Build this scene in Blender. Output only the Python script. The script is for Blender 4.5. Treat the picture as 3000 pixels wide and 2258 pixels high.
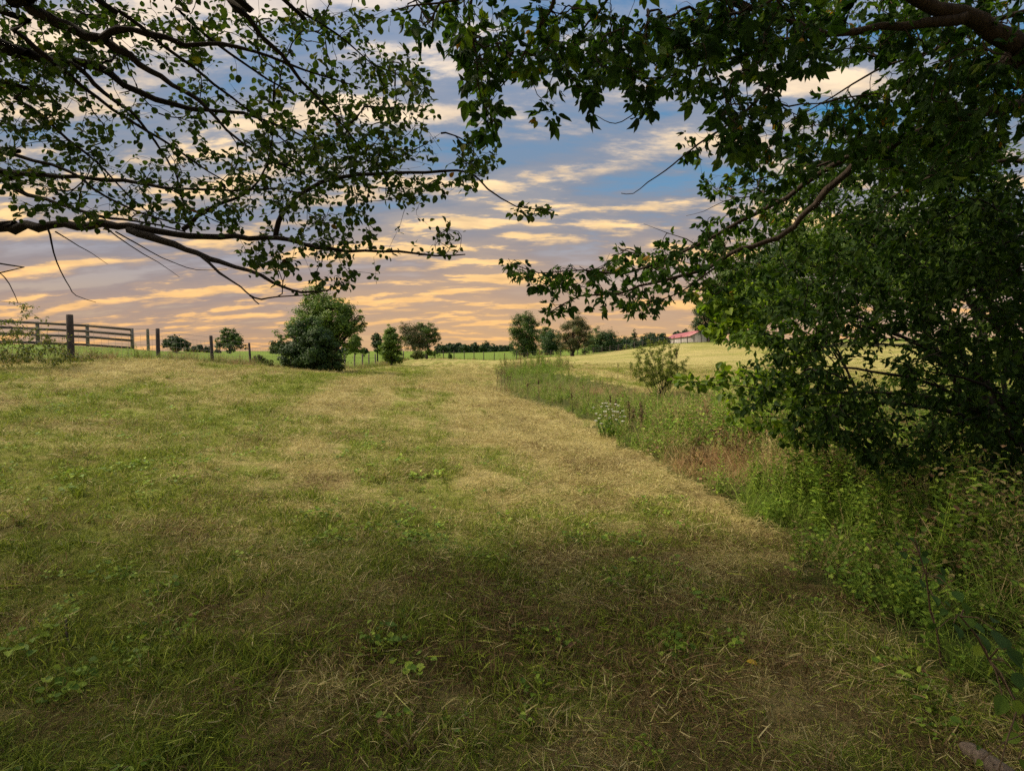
import bpy, math, random
import numpy as np

# ------------------------------------------------------------------ scene, camera, sky, sun
for o in list(bpy.data.objects):
    bpy.data.objects.remove(o)
SC = bpy.context.scene
COL = SC.collection
CAM_Z = 1.6
F = 569.0
TILT = math.atan(35.0 / F)

cam_d = bpy.data.cameras.new("camera")
cam = bpy.data.objects.new("camera", cam_d)
COL.objects.link(cam)
cam.location = (0, 0, CAM_Z)
cam.rotation_euler = (math.pi / 2 - TILT, 0, 0)
cam_d.sensor_width = 36
cam_d.lens = 36 * F / 1024.0
cam_d.clip_start = 0.05
cam_d.clip_end = 6000
SC.camera = cam
SC.view_settings.view_transform = 'Standard'
SC.view_settings.look = 'None'
SC.view_settings.gamma = 1
SC.view_settings.exposure = 0.0
SC.cycles.use_denoising = False
SC.cycles.max_bounces = 6
SC.cycles.diffuse_bounces = 3
SC.cycles.transmission_bounces = 3
SC.cycles.transparent_max_bounces = 4

SUN_EL = math.radians(46)
SUN_AZ = math.radians(276)      # compass style, from +Y clockwise: off to the left


def N(nt, typ, **kw):
    n = nt.nodes.new(typ)
    for k, v in kw.items():
        if k.startswith('_'):
            setattr(n, k[1:], v)
        else:
            n.inputs[k.replace('__', ' ')].default_value = v
    return n


def math_n(nt, op, a, b=None, clamp=False):
    n = nt.nodes.new('ShaderNodeMath')
    n.operation = op
    n.use_clamp = clamp
    for i, v in enumerate((a, b)):
        if v is None:
            continue
        if isinstance(v, (int, float)):
            n.inputs[i].default_value = v
        else:
            nt.links.new(v, n.inputs[i])
    return n.outputs[0]


def ramp_n(nt, fac, stops, interp='LINEAR'):
    n = nt.nodes.new('ShaderNodeValToRGB')
    n.color_ramp.interpolation = interp
    els = n.color_ramp.elements
    els[0].position, els[0].color = stops[0][0], tuple(stops[0][1]) + (1,)
    els[1].position, els[1].color = stops[-1][0], tuple(stops[-1][1]) + (1,)
    for p, c in stops[1:-1]:
        e = els.new(p)
        e.color = tuple(c) + (1,)
    if fac is not None:
        nt.links.new(fac, n.inputs[0])
    return n.outputs[0]


def mix_n(nt, fac, a, b, mode='MIX'):
    n = nt.nodes.new('ShaderNodeMix')
    n.data_type = 'RGBA'
    n.blend_type = mode
    for sock, v in ((n.inputs[0], fac), (n.inputs[6], a), (n.inputs[7], b)):
        if isinstance(v, (int, float)):
            sock.default_value = v
        elif isinstance(v, tuple):
            sock.default_value = v + (1,) if len(v) == 3 else v
        else:
            nt.links.new(v, sock)
    return n.outputs[2]


def maprange(nt, v, a, b, c=0.0, d=1.0, smooth=True):
    n = nt.nodes.new('ShaderNodeMapRange')
    n.interpolation_type = 'SMOOTHSTEP' if smooth else 'LINEAR'
    nt.links.new(v, n.inputs[0])
    for i, x in zip((1, 2, 3, 4), (a, b, c, d)):
        n.inputs[i].default_value = x
    return n.outputs[0]


def noise_n(nt, vec, scale, detail=4, rough=0.55, dist=0.0, lac=2.0):
    n = nt.nodes.new('ShaderNodeTexNoise')
    n.inputs['Scale'].default_value = scale
    n.inputs['Detail'].default_value = detail
    n.inputs['Roughness'].default_value = rough
    n.inputs['Distortion'].default_value = dist
    n.inputs['Lacunarity'].default_value = lac
    if vec is not None:
        nt.links.new(vec, n.inputs['Vector'])
    return n.outputs['Fac']


def build_world():
    w = bpy.data.worlds.new("World")
    SC.world = w
    w.use_nodes = True
    nt = w.node_tree
    nt.nodes.clear()
    out = nt.nodes.new('ShaderNodeOutputWorld')
    bg = nt.nodes.new('ShaderNodeBackground')
    nt.links.new(bg.outputs[0], out.inputs[0])
    tc = nt.nodes.new('ShaderNodeTexCoord')
    sep = nt.nodes.new('ShaderNodeSeparateXYZ')
    nt.links.new(tc.outputs['Generated'], sep.inputs[0])
    x, y, z = sep.outputs
    zc = math_n(nt, 'MAXIMUM', z, 0.0)
    den = math_n(nt, 'ADD', zc, 0.20)
    px = math_n(nt, 'DIVIDE', x, den)
    py = math_n(nt, 'DIVIDE', y, den)

    def cloud_vec(oy, sx, sy, ox=0.0):
        c = nt.nodes.new('ShaderNodeCombineXYZ')
        a = math_n(nt, 'MULTIPLY_ADD', px, sx)
        a.node.inputs[2].default_value = ox
        b = math_n(nt, 'MULTIPLY_ADD', py, sy)
        b.node.inputs[2].default_value = oy
        nt.links.new(a, c.inputs[0])
        nt.links.new(b, c.inputs[1])
        return c.outputs[0]

    # the same cloud sampled twice, a little apart, gives lit tops and grey undersides
    v0 = cloud_vec(2.3, .68, 1.45, 5.2)
    v1 = cloud_vec(2.3 + 0.12, .68, 1.45, 5.2)
    a0 = noise_n(nt, v0, 1.9, 9, 0.60, 0.12)
    a1 = noise_n(nt, v1, 1.9, 9, 0.60, 0.12)
    lf = noise_n(nt, cloud_vec(1.1, .35, .8, 3.3), 1.1, 2, .5, 0)
    lfo = math_n(nt, 'MULTIPLY', math_n(nt, 'SUBTRACT', lf, .47), .32)
    a0 = math_n(nt, 'ADD', a0, lfo)
    a1 = math_n(nt, 'ADD', a1, lfo)
    v2 = cloud_vec(7.7, 0.55, 2.2, 1.9)
    b0 = noise_n(nt, v2, 1.3, 5, 0.55, 0.4)
    dens = maprange(nt, a0, 0.38, 0.50)
    thin = maprange(nt, b0, 0.42, 0.62)
    rim = maprange(nt, math_n(nt, 'SUBTRACT', a0, a1), -0.02, 0.07)
    puff = maprange(nt, a0, 0.45, 0.62)
    lit = math_n(nt, 'MULTIPLY', puff, math_n(nt, 'ADD', math_n(nt, 'MULTIPLY', rim, 1.0), .15), True)

    sky = ramp_n(nt, zc, [(0.0, (.60, .38, .20)), (.07, (.46, .34, .25)), (.14, (.35, .33, .36)), (.22, (.16, .29, .44)),
                          (.34, (.045, .235, .45)), (.55, (.022, .165, .38)), (1, (.10, .22, .45))])
    shade = ramp_n(nt, zc, [(0.0, (.44, .28, .18)), (.08, (.32, .235, .215)), (.15, (.245, .22, .24)), (.26, (.225, .245, .30)),
                            (.5, (.24, .30, .42)), (1, (.45, .50, .6))])
    bright = ramp_n(nt, zc, [(0.0, (.84, .46, .18)), (.10, (.92, .56, .23)), (.20, (.95, .66, .33)), (.34, (.90, .71, .49)),
                             (.55, (.72, .68, .68)), (1, (1.0, 1.0, 1.0))])  # cloud ramps end brighter at the zenith to add ambient light
    c = mix_n(nt, math_n(nt, 'MULTIPLY', thin, 0.65), sky, shade)
    c = mix_n(nt, math_n(nt, 'MULTIPLY', dens, 0.9), c, shade)
    tex = noise_n(nt, cloud_vec(4.4, 1.6, 3.0, 8.1), 2.6, 6, .62, .2)
    bright = mix_n(nt, 1.0, bright, ramp_n(nt, tex, [(.3, (.74, .73, .76)), (.6, (1.12, 1.08, 1.0))]), 'MULTIPLY')
    c = mix_n(nt, lit, c, bright)
    # golden glow low over the far end of the field
    dg = nt.nodes.new('ShaderNodeVectorMath')
    dg.operation = 'DOT_PRODUCT'
    nt.links.new(tc.outputs['Generated'], dg.inputs[0])
    dg.inputs[1].default_value = (.07, .994, .08)
    glow = math_n(nt, 'MULTIPLY', maprange(nt, dg.outputs['Value'], 0.86, 1.0), maprange(nt, zc, .26, .02))
    c = mix_n(nt, math_n(nt, 'MULTIPLY', glow, .30), c, (.86, .50, .19))
    # bright warm patch added round the sun, outside the frame, as soft fill light
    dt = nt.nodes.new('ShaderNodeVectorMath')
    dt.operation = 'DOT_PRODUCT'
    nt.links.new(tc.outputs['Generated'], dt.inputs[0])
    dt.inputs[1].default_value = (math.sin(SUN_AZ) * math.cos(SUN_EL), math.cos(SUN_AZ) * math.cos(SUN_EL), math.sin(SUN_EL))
    sun_fill = maprange(nt, dt.outputs['Value'], 0.80, 1.0)
    c = mix_n(nt, sun_fill, c, (3.6, 3.1, 2.4))
    # the physical sky adds its own blue to the upper part
    st = nt.nodes.new('ShaderNodeTexSky')
    st.sky_type = 'NISHITA'
    st.sun_disc = False
    st.sun_elevation = SUN_EL
    st.sun_rotation = SUN_AZ
    sk = nt.nodes.new('ShaderNodeVectorMath')
    sk.operation = 'SCALE'
    sk.inputs[3].default_value = 0.004
    nt.links.new(st.outputs[0], sk.inputs[0])
    c = mix_n(nt, 1.0, c, sk.outputs[0], 'ADD')
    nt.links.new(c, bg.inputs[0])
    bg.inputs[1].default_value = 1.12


build_world()

sun_d = bpy.data.lights.new("sun", 'SUN')
sun_d.energy = 5.0
sun_d.angle = math.radians(18)
sun_d.color = (1.0, 0.85, 0.62)
sun = bpy.data.objects.new("sun", sun_d)
COL.objects.link(sun)
SUN_TO = np.array([math.sin(SUN_AZ) * math.cos(SUN_EL), math.cos(SUN_AZ) * math.cos(SUN_EL), math.sin(SUN_EL)])
from mathutils import Vector
sun.rotation_euler = Vector(SUN_TO).to_track_quat('Z', 'Y').to_euler()

# ------------------------------------------------------------------ small helpers
rng = np.random.default_rng(7)
S = 1024.0 / 2212.0
CT, ST = math.cos(TILT), math.sin(TILT)


def D(x, y, Y):
    """A direction of the photograph (2212-wide coordinates) followed out to the distance Y."""
    dx = (x * S - 512.0) / F
    v = (385.0 - y * S) / F
    fy = CT + v * ST
    fz = -ST + v * CT
    k = Y / fy
    return np.array([dx * k, Y, CAM_Z + fz * k])


def DV(x, y, Y):
    x, y, Y = np.broadcast_arrays(np.asarray(x, float), np.asarray(y, float), np.asarray(Y, float))
    v = (385.0 - y * S) / F
    k = Y / (CT + v * ST)
    return np.stack([(x * S - 512.0) / F * k, Y, CAM_Z + (-ST + v * CT) * k], -1)


def nrm(a):
    return a / np.maximum(np.linalg.norm(a, axis=-1, keepdims=True), 1e-9)


def sstep(a, b, x):
    t = np.clip((x - a) / (b - a), 0, 1)
    return t * t * (3 - 2 * t)


_LAT = {}


def vnoise(x, y, scale, seed):
    if seed not in _LAT:
        _LAT[seed] = np.random.default_rng(seed).random((64, 64))
    L = _LAT[seed]
    x = np.asarray(x) / scale + 1000.3
    y = np.asarray(y) / scale + 1000.7
    xi, yi = np.floor(x).astype(int), np.floor(y).astype(int)
    fx, fy = x - xi, y - yi
    fx, fy = fx * fx * (3 - 2 * fx), fy * fy * (3 - 2 * fy)
    a, b = L[xi % 64, yi % 64], L[(xi + 1) % 64, yi % 64]
    c, d = L[xi % 64, (yi + 1) % 64], L[(xi + 1) % 64, (yi + 1) % 64]
    return (a * (1 - fx) + b * fx) * (1 - fy) + (c * (1 - fx) + d * fx) * fy


def fbm(x, y, scale, seed, oct=4):
    s, w, t = 0, 0.5, 0
    for k in range(oct):
        s = s + w * vnoise(x, y, scale / 2 ** k, seed + k)
        t += w
        w *= 0.55
    return s / t


# ------------------------------------------------------------------ terrain
CP = [(0, 0, 0), (0, 5, 0), (2, 3, 0), (-3, 3, .10), (-6, 5, .35), (-8, 0, .35), (5, 3, -.10), (6, 8, -.25), (0, 12, -.02),
      (0, 20, 0), (-5, 12, .40), (-8, 10, .66), (-10, 6, .62), (0, -10, 0), (-12, -12, .5), (12, -12, -.1), (3, 15, -.12),
      (5, 20, -.45), (5, 28, -.45), (3, 35, -.35), (2.5, 45, -.25), (12, 18, -.35), (20, 15, .1), (0, 60, 0), (0, 90, -.05),
      (-60, 110, 0.4), (-90, 60, 1.2), (-60, 25, 2.6), (-60, -30, 2.0), (60, -30, .5), (70, 20, 2.0), (90, 70, 4.0),
      (0, 350, 0.2), (-200, 300, 0), (250, 300, 6.0), (-50, 12, 2.2), (0, -80, 0)]
CP = [np.array(c, float) for c in CP]
for x, y, Y in [(155, 778, 17.7), (343, 783, 21.8), (459, 788, 25.7), (541, 790, 32), (640, 803, 34), (730, 805, 36), (745, 798, 47.4),
                (811, 790, 58.3), (850, 789, 62), (900, 777, 80), (1000, 775, 112), (1090, 778, 112), (0, 790, 16.3),
                (1260, 800, 42), (1419, 829, 30), (1500, 800, 46), (1580, 739, 108), (1440, 743, 120), (1300, 763, 130),
                (1900, 738, 104), (2200, 736, 100), (1550, 770, 76), (1700, 810, 48), (1434, 741.5, 330), (1492, 739, 248), (1520, 738.5, 170),
                (1000, 765.5, 220), (1250, 765, 180), (165, 746, 60), (267, 756, 62), (453, 761, 75), (533, 766, 85), (0, 745, 50),
                (192, 748, 38), (287, 754, 39), (322, 757, 37), (600, 775, 60), (700, 772, 80), (800, 768, 110)]:
    CP.append(D(x, y, Y))
CP = np.array(CP)


def _phi(r):
    return r                                       # biharmonic in 3D: gentle, no overshoot


def _fit():
    n = len(CP)
    d = np.linalg.norm(CP[:, None, :2] - CP[None, :, :2], axis=-1)
    A = np.zeros((n + 3, n + 3))
    A[:n, :n] = np.sqrt(d * d + 9.0)
    A[:n, n] = 1
    A[:n, n + 1:n + 3] = CP[:, :2] / 100
    A[n:, :n] = A[:n, n:].T
    A[:n, :n] -= 0.02 * np.eye(n)
    b = np.concatenate([CP[:, 2], np.zeros(3)])
    return np.linalg.solve(A, b)


_W = _fit()


def H(x, y):
    x, y = np.asarray(x, float), np.asarray(y, float)
    sh = x.shape
    x, y = x.ravel(), y.ravel()
    z = np.zeros_like(x)
    for i in range(0, len(x), 20000):
        xx, yy = x[i:i + 20000], y[i:i + 20000]
        d2 = (xx[:, None] - CP[None, :, 0]) ** 2 + (yy[:, None] - CP[None, :, 1]) ** 2
        z[i:i + 20000] = np.sqrt(d2 + 9.0) @ _W[:len(CP)] + _W[-3] + _W[-2] * xx / 100 + _W[-1] * yy / 100
    r = np.hypot(x, y)
    z = z * (1 - sstep(420, 700, r)) - 1.0 * sstep(500, 900, r)
    z = z + (vnoise(x, y, 2.6, 90) - .5) * .09 * sstep(1, 5, r) * (1 - sstep(30, 70, r)) + (vnoise(x, y, .7, 91) - .5) * .05 + (vnoise(x, y, .22, 92) - .5) * .035 * (r < 25)
    return z.reshape(sh)


def inpoly(x, y, P):
    x, y = np.asarray(x), np.asarray(y)
    c = np.zeros(x.shape, bool)
    j = len(P) - 1
    for i in range(len(P)):
        xi, yi = P[i]
        xj, yj = P[j]
        if yi != yj:
            c ^= ((yi > y) != (yj > y)) & (x < (xj - xi) * (y - yi) / (yj - yi) + xi)
        j = i
    return c


LEFT_POSTS = [(155, 17.7), (343, 21.8), (459, 25.7), (541, 32), (640, 38), (745, 47.4), (766, 50.6), (783, 53.2), (797, 55.7), (811, 58.3), (836, 64), (872, 80)]
FAR_POSTS = [(920, 100), (958, 106), (1003, 109), (1045, 110), (1090, 112), (1140, 118), (1190, 122), (1232, 124), (1262, 126), (1300, 128), (1335, 127), (1370, 125), (1405, 122), (1440, 120), (1470, 118), (1498, 116), (1530, 113), (1565, 110), (1600, 108)]


def gx(px, Y):
    return (px * S - 512.0) / F * Y * 1.0


FL = [(-60, 8), (-25, 14.5)] + [(gx(p, Y), Y) for p, Y in LEFT_POSTS]
FF = [(gx(p, Y), Y) for p, Y in FAR_POSTS] + [(70, 104), (130, 90)]
MOWN = FL + FF + [(160, -60), (-60, -60)]
def sight(px, py):
    """where a sight line of the photograph meets the ground"""
    q = D(px, py, 1.0) - np.array([0, 0, CAM_Z])
    Y = 3.0
    for _ in range(60):
        Y = .6 * Y + .4 * (CAM_Z - float(H(q[0] * Y, Y))) / -q[2]
    return q[0] * Y, Y


EDGE = [sight(*q) for q in ((2240, 1700), (2130, 1630), (2030, 1545), (1940, 1445), (1845, 1335), (1770, 1250), (1690, 1172), (1590, 1095), (1480, 1034), (1400, 983), (1300, 925), (1200, 881), (1130, 862), (1066, 847))]
VERGE = [(1.7, -4), (1.7, EDGE[0][1] - .5)] + EDGE + [(-.5, 24), (-.7, 30), (-1.1, 45), (-1.4, 60), (5.5, 62), (5.2, 50), (2.9, 41), (4.3, 38), (6.4, 28), (9.5, 25.5), (14, 23), (26, 21), (60, 22), (60, -4)]

VX = np.array(VERGE)


def verge_in(x, y):
    wob = (vnoise(x, y, 1.3, 40) - .5) * .4 + (vnoise(x, y, .35, 41) - .5) * .4
    return inpoly(x + wob, y + wob * .6, VERGE)


def row_coords(x, y):
    u = x + 9.0 * np.sin((y - 10) / 42.0) + 1.2 * (vnoise(x, y, 9, 71) - .5)
    hill = sstep(5, 12, x - 0.02 * y) * sstep(22, 32, y)
    ru = np.where(hill > .5, y * .9 + x * .45 + 1.2 * vnoise(x, y, 15, 73), u)
    rv = np.where(hill > .5, x, y)
    return ru, rv


def straw_field(x, y):
    """How much dry cut grass (1) against living green (0) lies on the mown field."""
    s = .48 + .26 * sstep(4.5, 10.0, y + .25 * x) - .14 * sstep(11, 18, y)
    s = s - .34 * sstep(0.5, -5, x) * sstep(2.5, 4.5, y) * (1 - sstep(9, 15, y))
    lane = np.exp(-((x - (1.3 - .085 * y)) / (1.1 + .03 * y)) ** 2) * sstep(4, 8, y)
    s = s + .34 * lane
    tr = np.exp(-((x + (.8 + .12 * y)) / .5) ** 2) * sstep(6, 9, y)
    s = s - .22 * tr
    fence = sstep(16, 13.5, y - .0 * x) * 0
    s = s + .25 * sstep(1.6, .3, 17.0 - y + .0 * x) * sstep(-5, -10, x) * (1 - sstep(17, 19, y))
    s = s + (fbm(x, y, 2.4, 11) - .5) * 1.2 + (fbm(x, y, .38, 21, 3) - .5) * 1.5
    ru, rv = row_coords(x, y)
    s = s + (fbm(ru, rv * .06, 1.4, 171, 3) - .5) * (.9 * sstep(4, 8, y) + 1.9 * sstep(9, 20, y))
    s = s + .17 * np.sin(2 * math.pi * (x + .10 * y + .25 * vnoise(x, y, 3, 75)) / 1.15) * sstep(5, 9, y) * (1 - sstep(30, 60, y)) * sstep(-7, -3, x)
    ed = inpoly(x + .45, y + .2, VERGE) & ~inpoly(x, y, VERGE)
    s = s + .35 * ed * sstep(4, 7, y)
    return np.clip(s + fence, .03, .97)


def brown_field(x, y):
    b = .52 * (1 - sstep(2.4, 7.0, y)) + .10
    return np.clip(b + (fbm(x, y, .9, 61) - .5) * 1.4 + (fbm(x, y, .35, 65, 2) - .5) * 1.1, 0, 1)


ORD = ['zeroth', 'first', 'second', 'third', 'fourth', 'fifth', 'sixth', 'seventh', 'eighth', 'ninth', 'tenth', 'eleventh', 'twelfth', 'thirteenth', 'fourteenth', 'fifteenth', 'sixteenth',
       'seventeenth', 'eighteenth', 'nineteenth', 'twentieth'] + ['twenty-' + w for w in ('first', 'second', 'third', 'fourth', 'fifth', 'sixth', 'seventh', 'eighth', 'ninth')] + ['thirtieth'] + ['thirty-' + w for w in ('first', 'second', 'third', 'fourth', 'fifth', 'sixth', 'seventh', 'eighth', 'ninth')]


# ------------------------------------------------------------------ mesh building
class Geo:
    def __init__(s):
        s.V, s.T, s.Q, s.A, s.n = [], [], [], [], 0

    def add(s, V, T=None, Q=None, t=None):
        V = np.asarray(V, float).reshape(-1, 3)
        if T is not None and len(T):
            s.T.append(np.asarray(T, int).reshape(-1, 3) + s.n)
        if Q is not None and len(Q):
            s.Q.append(np.asarray(Q, int).reshape(-1, 4) + s.n)
        s.A.append(np.broadcast_to(np.asarray(0.5 if t is None else t, float), (len(V),)).copy())
        s.V.append(V)
        s.n += len(V)

    def mesh(s, name, mat, smooth=False, extra=None, origin=None):
        V = np.concatenate(s.V) if s.V else np.zeros((0, 3))
        if origin is not None:
            V = V - np.asarray(origin)
        T = np.concatenate(s.T) if s.T else np.zeros((0, 3), int)
        Q = np.concatenate(s.Q) if s.Q else np.zeros((0, 4), int)
        me = bpy.data.meshes.new(name)
        me.vertices.add(len(V))
        me.vertices.foreach_set('co', V.ravel())
        nl = T.size + Q.size
        me.loops.add(nl)
        me.loops.foreach_set('vertex_index', np.concatenate([T.ravel(), Q.ravel()]).astype(np.int32))
        me.polygons.add(len(T) + len(Q))
        st = np.concatenate([np.arange(len(T)) * 3, T.size + np.arange(len(Q)) * 4]).astype(np.int32)
        me.polygons.foreach_set('loop_start', st)
        if smooth:
            me.polygons.foreach_set('use_smooth', np.ones(len(st), bool))
        me.update(calc_edges=True)
        a = me.attributes.new('tint', 'FLOAT', 'POINT')
        a.data.foreach_set('value', np.concatenate(s.A).astype(np.float32) if s.A else np.zeros(0, np.float32))
        for k, v in (extra or {}).items():
            a = me.attributes.new(k, 'FLOAT', 'POINT')
            a.data.foreach_set('value', np.asarray(v, np.float32))
        for m in (mat if isinstance(mat, (list, tuple)) else [mat]):
            me.materials.append(m)
        return me


def obj(name, geo, mat, parent=None, smooth=False, extra=None, origin=None):
    me = geo.mesh(name, mat, smooth, extra, origin)
    o = bpy.data.objects.new(name, me)
    COL.objects.link(o)
    if parent is not None:
        o.parent = parent
    return o


def tag(o, label=None, cat=None, group=None, kind=None):
    for k, v in (('label', label), ('category', cat), ('group', group), ('kind', kind)):
        if v:
            o[k] = v
    return o


def thing(name, label, cat, loc, group=None):
    o = bpy.data.objects.new(name, None)
    COL.objects.link(o)
    o.empty_display_size = .2
    o.location = [float(c) for c in loc]
    return tag(o, label, cat, group)


def tubes(g, P, R, k=5, t=.5):
    """P (T,n,3) centre lines, R (T,n) radii"""
    P, R = np.asarray(P, float), np.asarray(R, float)
    if P.ndim == 2:
        P, R = P[None], R[None]
    T_, n = P.shape[:2]
    tan = nrm(np.gradient(P, axis=1))
    ref = np.where(np.abs(tan[..., 2:3]) > .9, np.array([1., 0, 0]), np.array([0, 0, 1.]))
    # one reference per tube keeps the rings aligned
    ref = np.broadcast_to(ref[:, :1], tan.shape)
    a = nrm(np.cross(tan, ref))
    b = np.cross(tan, a)
    th = np.arange(k) * 2 * math.pi / k
    V = P[:, :, None] + R[:, :, None, None] * (np.cos(th)[:, None] * a[:, :, None] + np.sin(th)[:, None] * b[:, :, None])
    i = np.arange(T_)[:, None, None] * n * k
    j = np.arange(n - 1)[None, :, None] * k
    m = np.arange(k)[None, None, :]
    m2 = (m + 1) % k
    Q = np.stack([i + j + m, i + j + m2, i + j + k + m2, i + j + k + m], -1)
    g.add(V, Q=Q.reshape(-1, 4), t=t)


LEAF_T = {
    'narrow': (np.array([[0, 0, 0], [.35, 0, -.02], [.7, 0, -.05], [1.0, 0, -.10], [.14, .06, .01], [.42, .10, .02], [.74, .07, .0], [.14, -.06, .01], [.42, -.10, .02], [.74, -.07, .0]])),
    'round': (np.array([[0, 0, 0], [.35, 0, -.04], [.7, 0, -.06], [1, 0, -.10], [.10, .26, .03], [.42, .42, .08], [.76, .28, .03], [.10, -.26, .03], [.42, -.42, .08], [.76, -.28, .03]])),
    'oval': (np.array([[0, 0, 0], [.35, 0, -.04], [.7, 0, -.08], [1.0, 0, -.15], [.14, .15, .03], [.42, .25, .05], [.74, .17, .0], [.14, -.15, .03], [.42, -.25, .05], [.74, -.17, .0]])),
}
LEAF_Q = np.array([[0, 1, 5, 4], [1, 2, 6, 5], [0, 7, 8, 1], [1, 8, 9, 2]])
LEAF_TR = np.array([[2, 3, 6], [2, 9, 3]])


def leaves(g, pos, d, up, size, tint, shape='oval'):
    T = LEAF_T[shape]
    d = nrm(d)
    s = nrm(np.cross(up, d))
    u = np.cross(d, s)
    n = len(pos)
    sc = np.asarray(size)[:, None, None]
    curl = rng.uniform(.3, 2.4, n)[:, None, None]
    wid = rng.uniform(.8, 1.15, n)[:, None, None]
    V = pos[:, None] + sc * (T[None, :, 0:1] * d[:, None] + wid * T[None, :, 1:2] * s[:, None] + curl * T[None, :, 2:3] * u[:, None])
    k = len(T)
    off = np.arange(n)[:, None, None] * k
    g.add(V, T=(off + LEAF_TR).reshape(-1, 3), Q=(off + LEAF_Q).reshape(-1, 4), t=np.repeat(tint, k))


def flakes(g, pos, nor, size, tint, aspect=.55):
    """small folded leaf sprays for trees farther off: two triangles bent along the middle"""
    n = len(pos)
    r = rng.normal(size=(n, 3))
    a = nrm(np.cross(nor, r))
    b = nrm(np.cross(nor, a))
    s = np.asarray(size)[:, None]
    w = s * aspect
    V = np.stack([pos - a * s * .5, pos + b * w * .5 + nor * s * .12, pos + a * s * .5, pos - b * w * .5 + nor * s * .12], 1)
    off = np.arange(n)[:, None, None] * 4
    g.add(V, T=(off + np.array([[0, 1, 2], [0, 2, 3]])).reshape(-1, 3), t=np.repeat(tint, 4))


def blades(g, base, d, L, W, bend, rnd, rows=4, side=None):
    """grass blades: tapering ribbons. base (n,3), d start direction, bend (n,3) added over the length"""
    n = len(base)
    d = nrm(d)
    if side is None:
        side = nrm(np.cross(d, rng.normal(size=(n, 3))))
    u = np.linspace(0, 1, rows)
    C = base[:, None] + L[:, None, None] * (u[None, :, None] * d[:, None] + (u[None, :, None] ** 2) * bend[:, None])
    w = W[:, None, None] * np.array([.75, 1, .75, .4, .3])[:rows - 1][None, :, None] * .5
    A = C[:, :-1] - side[:, None] * w
    B = C[:, :-1] + side[:, None] * w
    V = np.concatenate([np.stack([A, B], 2).reshape(n, -1, 3), C[:, -1:]], 1)
    k = 2 * (rows - 1) + 1
    q = [[2 * i, 2 * i + 1, 2 * i + 3, 2 * i + 2] for i in range(rows - 2)]
    off = np.arange(n)[:, None, None] * k
    g.add(V, T=(off + np.array([[k - 3, k - 2, k - 1]])).reshape(-1, 3), Q=(off + np.array(q)).reshape(-1, 4), t=np.repeat(rnd, k))


# ------------------------------------------------------------------ materials
def new_mat(name):
    m = bpy.data.materials.new(name)
    m.use_nodes = True
    nt = m.node_tree
    nt.nodes.clear()
    out = nt.nodes.new('ShaderNodeOutputMaterial')
    return m, nt, out


def attr(nt, name, typ='GEOMETRY'):
    a = nt.nodes.new('ShaderNodeAttribute')
    a.attribute_type = typ
    a.attribute_name = name
    return a.outputs['Fac']


def foliage_mat(name, stops, trans=.35, rough=.55, spec=.25):
    m, nt, out = new_mat(name)
    c = ramp_n(nt, attr(nt, 'tint'), stops)
    geo = nt.nodes.new('ShaderNodeNewGeometry')
    nz = noise_n(nt, geo.outputs['Position'], 9.0, 2)
    c = mix_n(nt, .35, c, ramp_n(nt, nz, [(.3, (.55, .6, .5)), (.7, (1.35, 1.3, 1.1))]), 'MULTIPLY')
    p = N(nt, 'ShaderNodeBsdfPrincipled', Roughness=rough)
    p.inputs['Specular IOR Level'].default_value = spec
    nt.links.new(c, p.inputs['Base Color'])
    t = nt.nodes.new('ShaderNodeBsdfTranslucent')
    nt.links.new(mix_n(nt, 1.0, c, (1.25, 1.35, .55), 'MULTIPLY'), t.inputs[0])
    mx = nt.nodes.new('ShaderNodeMixShader')
    mx.inputs[0].default_value = trans
    nt.links.new(p.outputs[0], mx.inputs[1])
    nt.links.new(t.outputs[0], mx.inputs[2])
    nt.links.new(mx.outputs[0], out.inputs[0])
    return m


def bark_mat(name, c1, c2, scale=8.0, rough=.9, stretch=(6, 6, 1)):
    m, nt, out = new_mat(name)
    tc = nt.nodes.new('ShaderNodeTexCoord')
    mp = nt.nodes.new('ShaderNodeMapping')
    mp.inputs['Scale'].default_value = stretch
    nt.links.new(tc.outputs['Object'], mp.inputs[0])
    nz = noise_n(nt, mp.outputs[0], scale, 6, .65, .3)
    c = ramp_n(nt, nz, [(.32, c1), (.68, c2)])
    p = N(nt, 'ShaderNodeBsdfPrincipled', Roughness=rough)
    p.inputs['Specular IOR Level'].default_value = .15
    nt.links.new(c, p.inputs['Base Color'])
    b = N(nt, 'ShaderNodeBump', Strength=.6, Distance=.02)
    nt.links.new(nz, b.inputs['Height'])
    nt.links.new(b.outputs[0], p.inputs['Normal'])
    nt.links.new(p.outputs[0], out.inputs[0])
    return m


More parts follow.
